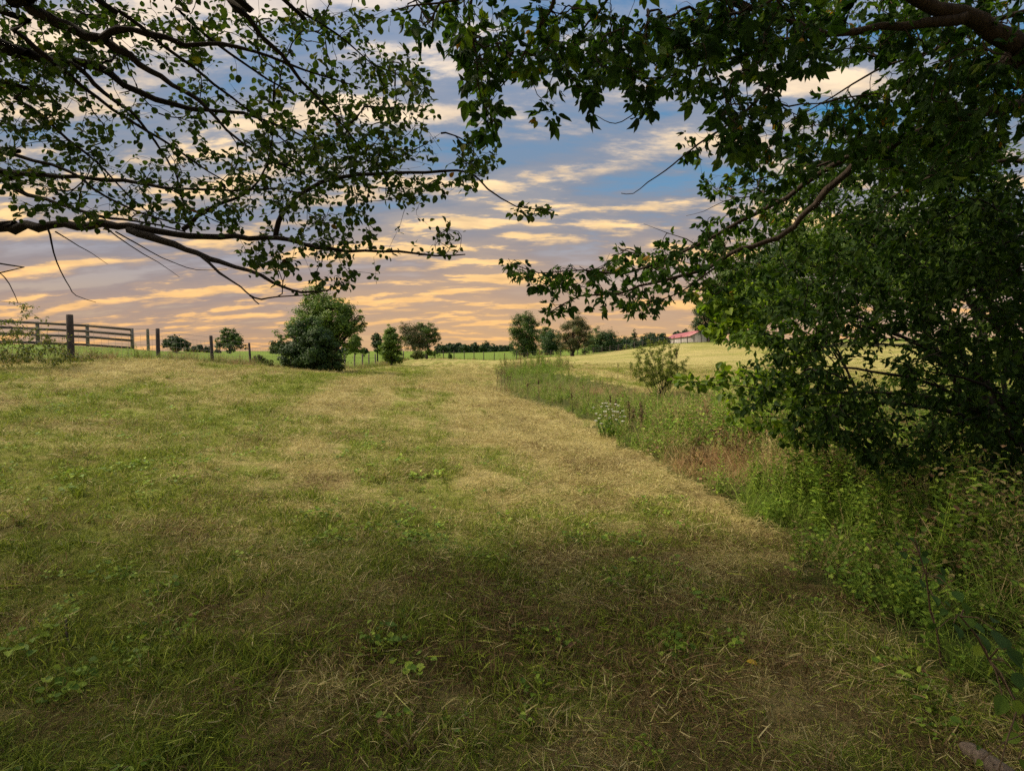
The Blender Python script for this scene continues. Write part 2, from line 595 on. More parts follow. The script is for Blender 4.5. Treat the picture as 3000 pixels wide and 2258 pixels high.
def grass_mat(name, green, straw, brown, trans=.3):
    """blades: each one is green or dry according to its own random value and the field's dryness where its tuft stands"""
    m, nt, out = new_mat(name)
    r = attr(nt, 'tint')
    dry = attr(nt, 'straw', 'INSTANCER')
    brn = attr(nt, 'brown', 'INSTANCER')
    isdry = maprange(nt, math_n(nt, 'SUBTRACT', dry, r), -.06, .06)
    r2 = math_n(nt, 'FRACT', math_n(nt, 'MULTIPLY', r, 17.31))
    cg = ramp_n(nt, r2, green)
    cs = ramp_n(nt, r2, straw)
    cb = ramp_n(nt, r2, brown)
    r3 = math_n(nt, 'FRACT', math_n(nt, 'MULTIPLY', r, 41.7))
    isb = maprange(nt, math_n(nt, 'SUBTRACT', brn, r3), -.05, .05)
    c = mix_n(nt, isdry, cg, mix_n(nt, isb, cs, cb))
    p = N(nt, 'ShaderNodeBsdfPrincipled', Roughness=.6)
    p.inputs['Specular IOR Level'].default_value = .2
    nt.links.new(c, p.inputs['Base Color'])
    t = nt.nodes.new('ShaderNodeBsdfTranslucent')
    nt.links.new(c, t.inputs[0])
    mx = nt.nodes.new('ShaderNodeMixShader')
    mx.inputs[0].default_value = trans
    nt.links.new(p.outputs[0], mx.inputs[1])
    nt.links.new(t.outputs[0], mx.inputs[2])
    nt.links.new(mx.outputs[0], out.inputs[0])
    return m


GREEN = [(0, (.06, .095, .010)), (.5, (.17, .235, .022)), (1, (.38, .44, .06))]
STRAW = [(0, (.31, .255, .095)), (.5, (.47, .40, .165)), (1, (.63, .56, .28))]
BROWN = [(0, (.09, .058, .024)), (.5, (.19, .125, .055)), (1, (.33, .23, .11))]
M_LAWN = grass_mat('cut_grass', GREEN, STRAW, BROWN)
M_TALL = grass_mat('tall_grass', [(0, (.09, .155, .025)), (.5, (.18, .28, .035)), (1, (.32, .42, .07))],
                   [(0, (.30, .23, .10)), (.5, (.44, .35, .16)), (1, (.60, .48, .25))], [(0, (.18, .10, .05)), (.5, (.36, .20, .10)), (1, (.55, .33, .16))])
M_WEED = grass_mat('weed_leaves', [(0, (.075, .14, .018)), (.5, (.155, .26, .028)), (1, (.30, .40, .05))],
                   [(0, (.16, .13, .06)), (.5, (.25, .20, .08)), (1, (.36, .30, .14))], [(0, (.12, .065, .035)), (.5, (.20, .11, .06)), (1, (.3, .18, .1))])

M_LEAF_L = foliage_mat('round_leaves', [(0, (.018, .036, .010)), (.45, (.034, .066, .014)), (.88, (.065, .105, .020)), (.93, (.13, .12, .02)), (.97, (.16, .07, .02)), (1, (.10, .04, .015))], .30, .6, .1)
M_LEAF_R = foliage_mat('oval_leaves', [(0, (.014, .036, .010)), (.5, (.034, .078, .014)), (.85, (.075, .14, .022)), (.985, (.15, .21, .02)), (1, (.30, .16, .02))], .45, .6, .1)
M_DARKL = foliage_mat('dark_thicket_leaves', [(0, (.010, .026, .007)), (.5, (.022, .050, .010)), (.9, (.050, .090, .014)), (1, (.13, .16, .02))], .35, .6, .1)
M_THICK = foliage_mat('thicket_leaves', [(0, (.022, .050, .010)), (.5, (.050, .095, .015)), (.92, (.11, .17, .022)), (1, (.22, .24, .025))], .38, .55, .12)
M_LEAF_Y = foliage_mat('bright_leaves', [(0, (.045, .085, .012)), (.5, (.10, .17, .018)), (.9, (.20, .28, .025)), (1, (.34, .36, .03))], .45, .5, .2)
M_FAR_G = foliage_mat('tree_leaves_green', [(0, (.030, .064, .016)), (.5, (.070, .125, .026)), (1, (.16, .23, .042))], .3)
M_FAR_B = foliage_mat('tree_leaves_light', [(0, (.050, .10, .018)), (.5, (.115, .19, .030)), (1, (.24, .32, .05))], .35)
M_FAR_D = foliage_mat('tree_leaves_dark', [(0, (.014, .038, .012)), (.5, (.034, .074, .020)), (1, (.08, .145, .03))], .25)
M_FAR_BR = foliage_mat('tree_leaves_brownish', [(0, (.045, .058, .022)), (.5, (.085, .10, .038)), (1, (.16, .165, .06))], .25)
M_DISTANT = foliage_mat('tree_leaves_distant', [(0, (.020, .045, .026)), (.5, (.036, .072, .034)), (1, (.065, .11, .042))], .25)
M_WILLOW = foliage_mat('willow_leaves', [(0, (.075, .11, .022)), (.5, (.14, .18, .035)), (1, (.24, .25, .06))], .4)
M_BRAMBLE = foliage_mat('bramble_leaves', [(0, (.06, .09, .025)), (.5, (.12, .15, .035)), (.85, (.20, .19, .06)), (1, (.28, .19, .08))], .3)
M_DEAD = foliage_mat('dead_leaves', [(0, (.06, .042, .022)), (.5, (.14, .095, .045)), (1, (.28, .20, .10))], .2, .8, .05)
M_BROAD = foliage_mat('broad_leaves', [(0, (.03, .06, .018)), (.5, (.055, .11, .026)), (.8, (.09, .15, .022)), (1, (.24, .32, .04))], .35, .6, .12)
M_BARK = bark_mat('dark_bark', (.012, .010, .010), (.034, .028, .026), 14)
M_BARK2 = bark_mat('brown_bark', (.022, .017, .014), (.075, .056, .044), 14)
M_POST = bark_mat('weathered_post', (.035, .030, .032), (.11, .092, .09), 5)
M_POSTP = bark_mat('grey_post', (.12, .105, .09), (.25, .22, .185), 5)
M_BOARD = bark_mat('weathered_board', (.060, .052, .050), (.15, .13, .115), 5, stretch=(1, 1, 8))
M_STALK = bark_mat('dry_stalk', (.07, .048, .030), (.17, .115, .065), 20)
M_STRAWSTEM = bark_mat('straw_stem', (.28, .20, .10), (.45, .35, .19), 20)


def plain_mat(name, c, rough=.7, metal=0.0, nscale=6.0, var=.25):
    m, nt, out = new_mat(name)
    tc = nt.nodes.new('ShaderNodeTexCoord')
    nz = noise_n(nt, tc.outputs['Object'], nscale, 5)
    lo = tuple(x * (1 - var) for x in c)
    hi = tuple(min(1, x * (1 + var)) for x in c)
    p = N(nt, 'ShaderNodeBsdfPrincipled', Roughness=rough, Metallic=metal)
    nt.links.new(ramp_n(nt, nz, [(.3, lo), (.7, hi)]), p.inputs['Base Color'])
    nt.links.new(p.outputs[0], out.inputs[0])
    return m


M_WIRE = plain_mat('galvanised_wire', (.22, .21, .20), .5, .3)


def ground_mat(kind):
    m, nt, out = new_mat('ground_' + kind)
    geo = nt.nodes.new('ShaderNodeNewGeometry')
    pos = geo.outputs['Position']
    dry = attr(nt, 'straw')
    brn = attr(nt, 'brown')
    row = attr(nt, 'row')
    cb = nt.nodes.new('ShaderNodeCombineXYZ')
    nt.links.new(math_n(nt, 'MULTIPLY', attr(nt, 'ru'), 1.0), cb.inputs[0])
    nt.links.new(math_n(nt, 'MULTIPLY', attr(nt, 'rv'), .09), cb.inputs[1])
    wind = noise_n(nt, cb.outputs[0], 1.3, 5, .7, .25)
    fard = attr(nt, 'fard')
    fine = noise_n(nt, pos, 38, 5, .75)
    med = noise_n(nt, pos, 5.5, 5, .7, .3)
    mp = nt.nodes.new('ShaderNodeMapping')
    mp.inputs['Scale'].default_value = (.55, 3.2, 1)
    mp.inputs['Rotation'].default_value = (0, 0, .18)
    nt.links.new(pos, mp.inputs[0])
    strk = noise_n(nt, mp.outputs[0], 1.7, 6, .72, .4)
    if kind == 'mown':
        s = math_n(nt, 'ADD', dry, math_n(nt, 'MULTIPLY', math_n(nt, 'SUBTRACT', fine, .5), .9))
        s = math_n(nt, 'ADD', s, math_n(nt, 'MULTIPLY', math_n(nt, 'SUBTRACT', med, .5), .9))
        s = math_n(nt, 'ADD', s, math_n(nt, 'MULTIPLY', math_n(nt, 'SUBTRACT', strk, .5), 2.0))
        s = math_n(nt, 'ADD', s, row)
        s = math_n(nt, 'ADD', s, math_n(nt, 'MULTIPLY', math_n(nt, 'MULTIPLY', math_n(nt, 'SUBTRACT', wind, .5), 3.2), fard))
        g = ramp_n(nt, fine, [(.3, (.12, .15, .028)), (.7, (.26, .27, .065))])
        st = ramp_n(nt, fine, [(.3, (.27, .225, .09)), (.7, (.48, .41, .18))])
        br = ramp_n(nt, fine, [(.3, (.045, .03, .015)), (.7, (.13, .085, .04))])
        c = mix_n(nt, maprange(nt, s, .2, .8), g, st)
        c = mix_n(nt, math_n(nt, 'MULTIPLY', maprange(nt, wind, .52, .36), .55), c, (.17, .15, .055))
        c = mix_n(nt, math_n(nt, 'MULTIPLY', brn, 1.0, True), c, br)
    elif kind == 'pasture':
        g = ramp_n(nt, strk, [(.3, (.075, .125, .022)), (.5, (.125, .19, .032)), (.72, (.23, .26, .075))])
        c = mix_n(nt, .4, g, ramp_n(nt, fine, [(.3, (.6, .6, .6)), (.7, (1.3, 1.3, 1.2))]), 'MULTIPLY')
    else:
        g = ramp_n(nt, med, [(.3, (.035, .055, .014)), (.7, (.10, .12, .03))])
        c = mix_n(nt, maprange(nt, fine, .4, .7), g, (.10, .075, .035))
    p = N(nt, 'ShaderNodeBsdfPrincipled', Roughness=.95)
    p.inputs['Specular IOR Level'].default_value = .05
    nt.links.new(c, p.inputs['Base Color'])
    b = N(nt, 'ShaderNodeBump', Strength=.8, Distance=.05)
    nt.links.new(math_n(nt, 'ADD', fine, math_n(nt, 'MULTIPLY', strk, 1.2)), b.inputs['Height'])
    nt.links.new(b.outputs[0], p.inputs['Normal'])
    nt.links.new(p.outputs[0], out.inputs[0])
    return m


# ------------------------------------------------------------------ ground sheet, split along the fences and the verge
def build_ground():
    nr, na = 300, 720
    r = .15 * (2500 / .15) ** (np.arange(nr) / (nr - 1.0))
    # finer angles towards the view
    a = np.linspace(-math.pi, math.pi, na, endpoint=False)
    a = a - .62 * np.sin(a)
    R, A = np.meshgrid(r, a, indexing='ij')
    X, Y = R * np.sin(A), R * np.cos(A)
    Z = H(X, Y)
    V = np.stack([X, Y, Z], -1).reshape(-1, 3)
    i = np.arange(nr - 1)[:, None] * na
    j = np.arange(na)[None, :]
    j2 = (j + 1) % na
    Q = np.stack([i + j, i + j2, i + na + j2, i + na + j], -1).reshape(-1, 4)[:, ::-1]
    cen = V[Q].mean(1)
    ver = verge_in(cen[:, 0], cen[:, 1])
    mown = inpoly(cen[:, 0], cen[:, 1], MOWN) & ~ver
    pas = ~mown & ~ver
    x, y = V[:, 0], V[:, 1]
    st = straw_field(x, y)
    far = sstep(14, 40, np.hypot(x, y))
    st = st * (1 - far) + far * np.clip(.52 + (fbm(x, y, 14, 31) - .5) * .7, .1, 1)
    # rows of cut hay: curved swathes that follow the field
    u = x + 9.0 * np.sin((y - 10) / 42.0) + 1.2 * (vnoise(x, y, 9, 71) - .5)
    rows = np.sin(u * 2 * math.pi / 3.1) * .13 * sstep(14, 30, y)
    hill = sstep(5, 12, x - 0.02 * y) * sstep(22, 32, y)
    ru = np.where(hill > .5, y * .9 + x * .45 + 1.2 * vnoise(x, y, 15, 73), u)
    rv = np.where(hill > .5, x, y)
    fard = sstep(10, 30, y)
    v = y * .55 + x * .35 + 1.5 * vnoise(x, y, 12, 72)
    rows = rows * (1 - hill) + hill * np.sin(v * 2 * math.pi / 2.3) * .13
    br = brown_field(x, y) * (1 - sstep(7, 14, y)) * .8
    for nm, mask, kind, lab in (('mown_field', mown, 'mown', 'freshly mown hay field of straw and green stubble'),
                                ('pasture', pas, 'pasture', 'bright green pasture beyond the wire fences'),
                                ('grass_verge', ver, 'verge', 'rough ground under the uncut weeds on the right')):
        q = Q[mask]
        idx, inv = np.unique(q, return_inverse=True)
        g = Geo()
        g.add(V[idx], Q=inv.reshape(-1, 4))
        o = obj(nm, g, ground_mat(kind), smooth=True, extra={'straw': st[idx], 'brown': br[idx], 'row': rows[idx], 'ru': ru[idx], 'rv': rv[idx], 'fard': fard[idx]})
        tag(o, lab, None, None, 'structure')


build_ground()


# ------------------------------------------------------------------ instanced ground cover (only for what nobody could count)
def proto_col(name, objs):
    c = bpy.data.collections.new(name)
    for o in objs:
        c.objects.link(o)
    return c


def proto(name, g, mat):
    me = g.mesh(name, mat)
    return bpy.data.objects.new(name, me)


def scatter(name, label, pts, rot, scl, idx, straw, brown, col):
    me = bpy.data.meshes.new(name)
    me.vertices.add(len(pts))
    me.vertices.foreach_set('co', np.asarray(pts, float).ravel())
    for k, t, v in (('scl', 'FLOAT', scl), ('straw', 'FLOAT', straw), ('brown', 'FLOAT', brown)):
        me.attributes.new(k, t, 'POINT').data.foreach_set('value', np.asarray(v, np.float32))
    me.attributes.new('idx', 'INT', 'POINT').data.foreach_set('value', np.asarray(idx, np.int32))
    me.attributes.new('rot', 'FLOAT_VECTOR', 'POINT').data.foreach_set('vector', np.asarray(rot, np.float32).ravel())
    o = bpy.data.objects.new(name, me)
    COL.objects.link(o)
    ng = bpy.data.node_groups.new('scatter_' + name, 'GeometryNodeTree')
    ng.interface.new_socket('Geometry', in_out='INPUT', socket_type='NodeSocketGeometry')
    ng.interface.new_socket('Geometry', in_out='OUTPUT', socket_type='NodeSocketGeometry')
    gi, go = ng.nodes.new('NodeGroupInput'), ng.nodes.new('NodeGroupOutput')
    ci = ng.nodes.new('GeometryNodeCollectionInfo')
    ci.inputs['Collection'].default_value = col
    ci.inputs['Separate Children'].default_value = True
    ci.inputs['Reset Children'].default_value = True
    ip = ng.nodes.new('GeometryNodeInstanceOnPoints')
    ip.inputs['Pick Instance'].default_value = True

    def na(nm, t):
        n = ng.nodes.new('GeometryNodeInputNamedAttribute')
        n.data_type = t
        n.inputs['Name'].default_value = nm
        return [s for s in n.outputs if s.enabled and s.name == 'Attribute'][0]
    L = ng.links.new
    L(gi.outputs[0], ip.inputs['Points'])
    L(ci.outputs[0], ip.inputs['Instance'])
    L(na('idx', 'INT'), ip.inputs['Instance Index'])
    e2r = ng.nodes.new('FunctionNodeEulerToRotation')
    L(na('rot', 'FLOAT_VECTOR'), e2r.inputs[0])
    L(e2r.outputs[0], ip.inputs['Rotation'])
    L(na('scl', 'FLOAT'), ip.inputs['Scale'])
    L(ip.outputs[0], go.inputs[0])
    md = o.modifiers.new('scatter', 'NODES')
    md.node_group = ng
    tag(o, label, None, None, 'stuff')
    return o


def rnd_dirs(n, lean0, lean1):
    az = rng.uniform(0, 2 * math.pi, n)
    th = rng.uniform(lean0, lean1, n)
    return np.stack([np.sin(th) * np.cos(az), np.sin(th) * np.sin(az), np.cos(th)], -1), az


def disc(n, R, p=.5):
    a = rng.uniform(0, 2 * math.pi, n)
    r = R * rng.random(n) ** p
    return np.stack([r * np.cos(a), r * np.sin(a), np.zeros(n)], -1)


def lawn_protos():
    out = []
    for k in range(4):                       # 0-3 short upright stubble
        g = Geo()
        n = 46
        d, _ = rnd_dirs(n, .1, .95)
        blades(g, disc(n, .11), d, rng.uniform(.025, .075, n), rng.uniform(.0018, .0042, n), np.stack([rng.normal(0, .35, n), rng.normal(0, .35, n), -rng.uniform(0, .5, n)], -1), rng.random(n))
        out.append(proto('a%d_stubble' % k, g, M_LAWN))
    for k in range(4):                       # 4-7 lying thatch
        g = Geo()
        n = 44
        d, _ = rnd_dirs(n, 1.15, 1.62)
        main = rng.uniform(0, 6.28)
        d += np.array([math.cos(main), math.sin(main), 0]) * .9
        b = disc(n, .13)
        b[:, 2] = rng.uniform(.004, .032, n)
        blades(g, b, d, rng.uniform(.025, .075, n) * (1 + .8 * (rng.random(n) > .94)), rng.uniform(.0016, .0036, n), np.stack([rng.normal(0, .3, n), rng.normal(0, .3, n), -rng.uniform(0, .12, n)], -1), rng.random(n))
        out.append(proto('b%d_thatch' % k, g, M_LAWN))
    for k in range(3):                       # 8-10 taller regrown clumps
        g = Geo()
        n = 40
        d, _ = rnd_dirs(n, .05, .9)
        blades(g, disc(n, .05), d, rng.uniform(.06, .15, n), rng.uniform(.003, .006, n), np.stack([d[:, 0] * .5, d[:, 1] * .5, -rng.uniform(.1, .7, n)], -1), rng.random(n))
        out.append(proto('c%d_clump' % k, g, M_LAWN))
    for k in range(3):                       # 11-13 clover and broad leaved herbs
        g = Geo()
        n = 16
        b = disc(n, .07)
        b[:, 2] = rng.uniform(.015, .05, n)
        d, _ = rnd_dirs(n, .9, 1.6)
        leaves(g, b, d, np.tile([0, 0, 1.], (n, 1)) + rng.normal(0, .25, (n, 3)), rng.uniform(.012, .034, n), rng.random(n) * .5 + .5, 'round')
        out.append(proto('d%d_herb' % k, g, M_WEED))
    return proto_col('lawn_kinds', out)


def scatter_lawn():
    col = lawn_protos()
    N0 = 700000
    rr = rng.uniform(.9, 78, N0)
    an = rng.uniform(-1.02, 1.02, N0)
    # wanted density per square metre against the sampled one
    dens = 250 * np.minimum(1, (3.6 / rr) ** 1.35) * (1 - sstep(45, 78, rr))
    samp = N0 / ((78 - .9) * 2.04) / rr
    keep = rng.random(N0) < dens / samp
    x, y = (rr * np.sin(an))[keep], (rr * np.cos(an))[keep]
    ok = inpoly(x, y, MOWN) & ~verge_in(x, y)
    x, y = x[ok], y[ok]
    n = len(x)
    z = H(x, y)
    st = straw_field(x, y)
    br = brown_field(x, y)
    r = np.hypot(x, y)
    u = rng.random(n)
    cl = fbm(x, y, .8, 81)
    hol = fbm(x, y, .42, 88, 3)
    pt = .25 + .5 * sstep(.3, .8, st)
    idx = np.where(u < pt, 4 + rng.integers(0, 4, n), rng.integers(0, 4, n))
    m = (rng.random(n) < .30 * sstep(.42, .62, cl)) & (st < .5)
    idx = np.where(m, 8 + rng.integers(0, 3, n), idx)
    m2 = (rng.random(n) < .05 * sstep(.4, .6, fbm(x, y, 1.1, 85)) * 2) & (st < .6) & (y < 12)
    idx = np.where(m2, 11 + rng.integers(0, 3, n), idx)
    scl = rng.uniform(.7, 1.3, n) * (1 + np.minimum(r, 40) / 26.0) * (.72 + .45 * sstep(.32, .50, hol))
    scl = np.where(m, scl * .72, scl)
    rot = np.stack([rng.normal(0, .12, n), rng.normal(0, .12, n), rng.uniform(0, 6.28, n)], -1)
    st2 = np.clip(st + rng.normal(0, .12, n), 0, 1)
    scatter('cut_grass', 'short cut grass, straw and clover covering the mown field', np.stack([x, y, z], -1), rot, scl, idx, st2, br, col)
    print('lawn tufts', n)


scatter_lawn()


def tall_protos():
    out = []
    for k in range(4):                       # 0-3 long drooping grass
        g = Geo()
        n = 46
        d, az = rnd_dirs(n, .02, .5)
        L = rng.uniform(.3, .85, n)
        blades(g, disc(n, .12), d, L, rng.uniform(.004, .008, n), np.stack([np.cos(az) * rng.uniform(.1, .6, n), np.sin(az) * rng.uniform(.1, .6, n), -rng.uniform(.1, .6, n)], -1), rng.random(n), 5)
        out.append(proto('a%d_long_grass' % k, g, M_TALL))
    for k in range(3):                       # 4-6 stems with seed heads
        g = Geo()
        n = 14
        d, az = rnd_dirs(n, .02, .4)
        L = rng.uniform(.5, 1.05, n)
        b = disc(n, .12)
        bend = np.stack([np.cos(az) * .25, np.sin(az) * .25, -rng.uniform(.02, .2, n)], -1)
        rn = rng.random(n) * .4
        blades(g, b, d, L, np.full(n, .004), bend, rn, 5)
        for q in range(9):
            u = .72 + .03 * q
            p = b + L[:, None] * (u * d + u * u * bend)
            blades(g, p, d + rng.normal(0, .5, (n, 3)), np.full(n, .045), np.full(n, .006), np.zeros((n, 3)), rn, 3)
        out.append(proto('b%d_seed_stems' % k, g, M_TALL))
    for k in range(4):                       # 7-10 leafy weed stalks (goldenrod like)
        g = Geo()
        n = 4
        b = disc(n, .10)
        d, az = rnd_dirs(n, .02, .28)
        L = rng.uniform(.45, 1.0, n)
        blades(g, b, d, L, np.full(n, .008), np.zeros((n, 3)), np.full(n, .8), 4)
        m = 26
        for q in range(n):
            u = np.linspace(.12, 1, m)
            p = b[q] + L[q] * u[:, None] * d[q]
            a2 = np.arange(m) * 2.4
            dd = np.stack([np.cos(a2), np.sin(a2), .45 * np.ones(m)], -1)
            leaves(g, p, dd, np.tile([0, 0, 1.], (m, 1)) + rng.normal(0, .2, (m, 3)), rng.uniform(.06, .11, m) * (1.15 - .5 * u), rng.random(m), 'oval')
        out.append(proto('c%d_leafy_stalks' % k, g, M_WEED))
    for k in range(3):                       # 11-13 low leafy tangle
        g = Geo()
        n = 55
        b = disc(n, .2)
        b[:, 2] = rng.uniform(.03, .38, n)
        d, _ = rnd_dirs(n, .7, 1.9)
        leaves(g, b, d, np.tile([0, 0, 1.], (n, 1)) + rng.normal(0, .3, (n, 3)), rng.uniform(.035, .075, n), rng.random(n), 'round')
        bl = disc(10, .12)
        dd, _ = rnd_dirs(10, .1, .8)
        blades(g, bl, dd, rng.uniform(.2, .4, 10), np.full(10, .004), np.zeros((10, 3)), rng.random(10), 4)
        out.append(proto('d%d_leafy_tangle' % k, g, M_WEED))
    for k in range(2):                       # 14-15 dry twiggy tangle
        g = Geo()
        n = 60
        b = disc(n, .2)
        b[:, 2] = rng.uniform(0, .25, n)
        d, az = rnd_dirs(n, .2, 1.3)
        blades(g, b, d, rng.uniform(.15, .5, n), rng.uniform(.003, .006, n), rng.normal(0, .35, (n, 3)), rng.random(n), 5)
        out.append(proto('e%d_dry_tangle' % k, g, M_TALL))
    return proto_col('verge_kinds', out)


TALLCOL = tall_protos()


def zone(x, y, cx, cy, rx, ry):
    return np.exp(-(((x - cx) / rx) ** 2 + ((y - cy) / ry) ** 2) * 1.2)


def scatter_verge():
    N0 = 260000
    rr = rng.uniform(1.6, 66, N0)
    an = rng.uniform(-.12, 1.1, N0)
    dens = 62 * np.minimum(1, (5.5 / rr) ** 1.45)
    samp = N0 / ((66 - 1.6) * 1.22) / rr
    keep = rng.random(N0) < dens / samp
    x, y = (rr * np.sin(an))[keep], (rr * np.cos(an))[keep]
    ok = verge_in(x, y)
    x, y = x[ok], y[ok]
    n = len(x)
    z = H(x, y)
    r = np.hypot(x, y)
    # distance to the mown edge, roughly: test small steps inward
    edge = np.zeros(n)
    for s in (.25, .5, .9, 1.5):
        edge += inpoly(x - s, y - .4 * s, VERGE)
    edge /= 4.0
    st = np.clip(.34 - .08 * sstep(8, 14, y) + (fbm(x, y, 1.6, 101) - .5) * 1.3, 0, 1)
    br = np.clip(.25 + (fbm(x, y, 1.1, 111) - .5) * 1.2, 0, 1)
    dry1 = zone(x, y, 2.9, 8.0, .8, 1.3) + zone(x, y, 5.2, 27, 2.0, 2.4) + .8 * zone(x, y, 3.0, 26, 2.2, 2.0) + .7 * zone(x, y, 4.3, 12.5, 1.0, 1.5) + .7 * zone(x, y, 1, 56, 4, 5)
    grn = zone(x, y, 6.0, 19, 4.0, 2.6) + zone(x, y, 2.6, 5.2, .7, 1.0) + .8 * zone(x, y, 3.2, 11.5, .9, 1.2) + zone(x, y, 2.3, 3.2, .5, .9) + .5 * zone(x, y, 2, 45, 3, 6)
    st = np.clip(st + .75 * dry1 - .6 * grn, 0, 1)
    br = np.clip(br + .3 * dry1 * (y < 30), 0, 1)
    u = rng.random(n)
    p_tall = .34
    k1 = fbm(x, y, 1.8, 121)
    p_stalk = .26 * sstep(.45, .65, k1) + .12
    p_tang = .12 + .14 * sstep(.55, .35, k1)
    idx = rng.integers(0, 4, n)
    idx = np.where(u > p_tall + .15, 7 + rng.integers(0, 4, n), idx)
    idx = np.where(u > p_tall + .15 + p_stalk, 11 + rng.integers(0, 3, n), idx)
    idx = np.where((u > p_tall) & (u < p_tall + .15), 4 + rng.integers(0, 3, n), idx)
    idx = np.where((u > p_tall + .15 + p_stalk + p_tang) & (st > .35), 14 + rng.integers(0, 2, n), idx)
    idx = np.where(((zone(x, y, 2.9, 8.0, .8, 1.3) > .45) | (zone(x, y, 5.2, 27, 2.0, 2.4) > .5)) & (u > .3), 14 + rng.integers(0, 2, n), idx)
    hgt = .70 + .55 * (fbm(x, y, 1.6, 131) - .3)
    hgt = hgt * (.62 + .38 * edge) * (1 - .15 * (1 - sstep(2.5, 6, y)))
    hgt = hgt * (1 - .42 * sstep(12, 16, y) + .65 * sstep(42, 50, y))
    scl = hgt * rng.uniform(.8, 1.35, n) * (1 + r / 130.0)
    scl = np.where(idx >= 11, scl * 1.1, scl)
    rot = np.stack([rng.normal(0, .12, n), rng.normal(0, .12, n), rng.uniform(0, 6.28, n)], -1)
    keep = (x > 1.2) | (y > 6)
    ex = []
    for (cx, cy, sx, sy, m, sc) in ((4.6, 10.6, .35, .4, 26, 1.25), (5.0, 9.6, .4, .4, 20, 1.1), (4.1, 9.4, .3, .3, 14, 1.0), (6.2, 12, .8, .8, 40, 1.2), (5.6, 7.4, .7, .7, 30, 1.0), (3.6, 5.2, .5, .6, 22, .8)):
        ex.append(np.stack([rng.normal(cx, sx, m), rng.normal(cy, sy, m), np.full(m, sc)], -1))
    ex = np.concatenate(ex)
    m = len(ex)
    x, y = np.concatenate([x, ex[:, 0]]), np.concatenate([y, ex[:, 1]])
    z = np.concatenate([z, H(ex[:, 0], ex[:, 1])])
    scl = np.concatenate([scl, ex[:, 2] * rng.uniform(.7, 1.15, m)])
    idx = np.concatenate([idx, 7 + rng.integers(0, 4, m)])
    st, br = np.concatenate([st, np.full(m, .12)]), np.concatenate([br, np.full(m, .2)])
    rot = np.concatenate([rot, np.stack([rng.normal(0, .1, m), rng.normal(0, .1, m), rng.uniform(0, 6.28, m)], -1)])
    keep = np.concatenate([keep, np.ones(m, bool)])
    sel = lambda a: a[keep]
    scatter('tall_weeds', 'uncut grass and leafy weeds crowding the ditch on the right', sel(np.stack([x, y, z], -1)), rot[keep], sel(scl), sel(idx), sel(st), sel(br), TALLCOL)
    print('verge tufts', keep.sum())


scatter_verge()


def along(P, step):
    P = np.asarray(P, float)
    out = []
    for a, b in zip(P[:-1], P[1:]):
        n = max(1, int(np.linalg.norm(b - a) / step))
        out.append(a + (b - a) * rng.random(n)[:, None])
    return np.concatenate(out)


def scatter_fenceline():
    p1 = along([(-30, 13.4), (-20, 15.3)] + FL[2:], .02)
    p2 = along(FF[:-1], .06)
    for nm, lab, P, w, h in (('fence_weeds', 'brown and green weeds growing along the foot of the left wire fence', p1, .38, .62),
                             ('fence_weeds', 'dark weedy strip under the far wire fence', p2, .8, .62)):
        x = P[:, 0] + rng.normal(0, w, len(P))
        y = P[:, 1] + rng.normal(0, w, len(P))
        ok = ~verge_in(x, y) | (y > 70)
        x, y = x[ok], y[ok]
        n = len(x)
        st = np.clip(.55 + (fbm(x, y, 1.5, 141) - .5) * 1.6, 0, 1)
        idx = rng.choice([0, 1, 2, 3, 4, 5, 7, 8, 11, 12, 13, 14, 15], n)
        scl = h * rng.uniform(.45, 1.15, n) * (.55 + .9 * fbm(x, y, 2.0, 151))
        rot = np.stack([rng.normal(0, .15, n), rng.normal(0, .15, n), rng.uniform(0, 6.28, n)], -1)
        scatter(nm, lab, np.stack([x, y, H(x, y)], -1), rot, scl, idx, st, np.clip(st * .6 + .1, 0, 1), TALLCOL)


scatter_fenceline()


# ------------------------------------------------------------------ fences
def post_geo(g, x, y, z, h, r, lean=0.0, k=9):
    P = np.array([[x, y, z - .25], [x, y, z + h * .3], [x + lean * .5, y, z + h * .7], [x + lean, y, z + h - .015], [x + lean, y, z + h]])
    R = np.array([1.06, 1.03, 1.0, .97, .88]) * r
    tubes(g, P, R, k)
    b = g.n
    g.add(np.array([[x + lean, y, z + h + .006]]))
    n0 = b - k
    g.T.append(np.array([[n0 + i, n0 + (i + 1) % k, b] for i in range(k)]))


def box(g, c, ax, ay, az):
    c, ax, ay, az = (np.asarray(v, float) for v in (c, ax, ay, az))
    V = [c + sx * ax + sy * ay + sz * az for sx in (-1, 1) for sy in (-1, 1) for sz in (-1, 1)]
    g.add(V, Q=[[0, 1, 3, 2], [4, 6, 7, 5], [0, 4, 5, 1], [2, 3, 7, 6], [0, 2, 6, 4], [1, 5, 7, 3]])


def wire_net(g, P, levels, r, vstep=None, vr=None, wig=.01):
    P = np.asarray(P, float)
    for h in levels:
        for a, b in zip(P[:-1], P[1:]):
            u = np.linspace(0, 1, 5)[:, None]
            c = a + (b - a) * u
            c[:, 2] += h - .02 * np.sin(np.pi * u[:, 0]) + rng.normal(0, wig * .3, 5) * np.array([0, 1, 1, 1, 0])
            tubes(g, c, np.full(5, r), 3)
    if vstep:
        for a, b in zip(P[:-1], P[1:]):
            n = int(np.linalg.norm(b - a) / vstep)
            for i in range(1, n):
                c = a + (b - a) * i / n
                q = np.array([c + [0, 0, levels[0]], c + [0, 0, levels[-2] if len(levels) > 2 else levels[-1]]])
                tubes(g, q, np.full(2, vr or r), 3)


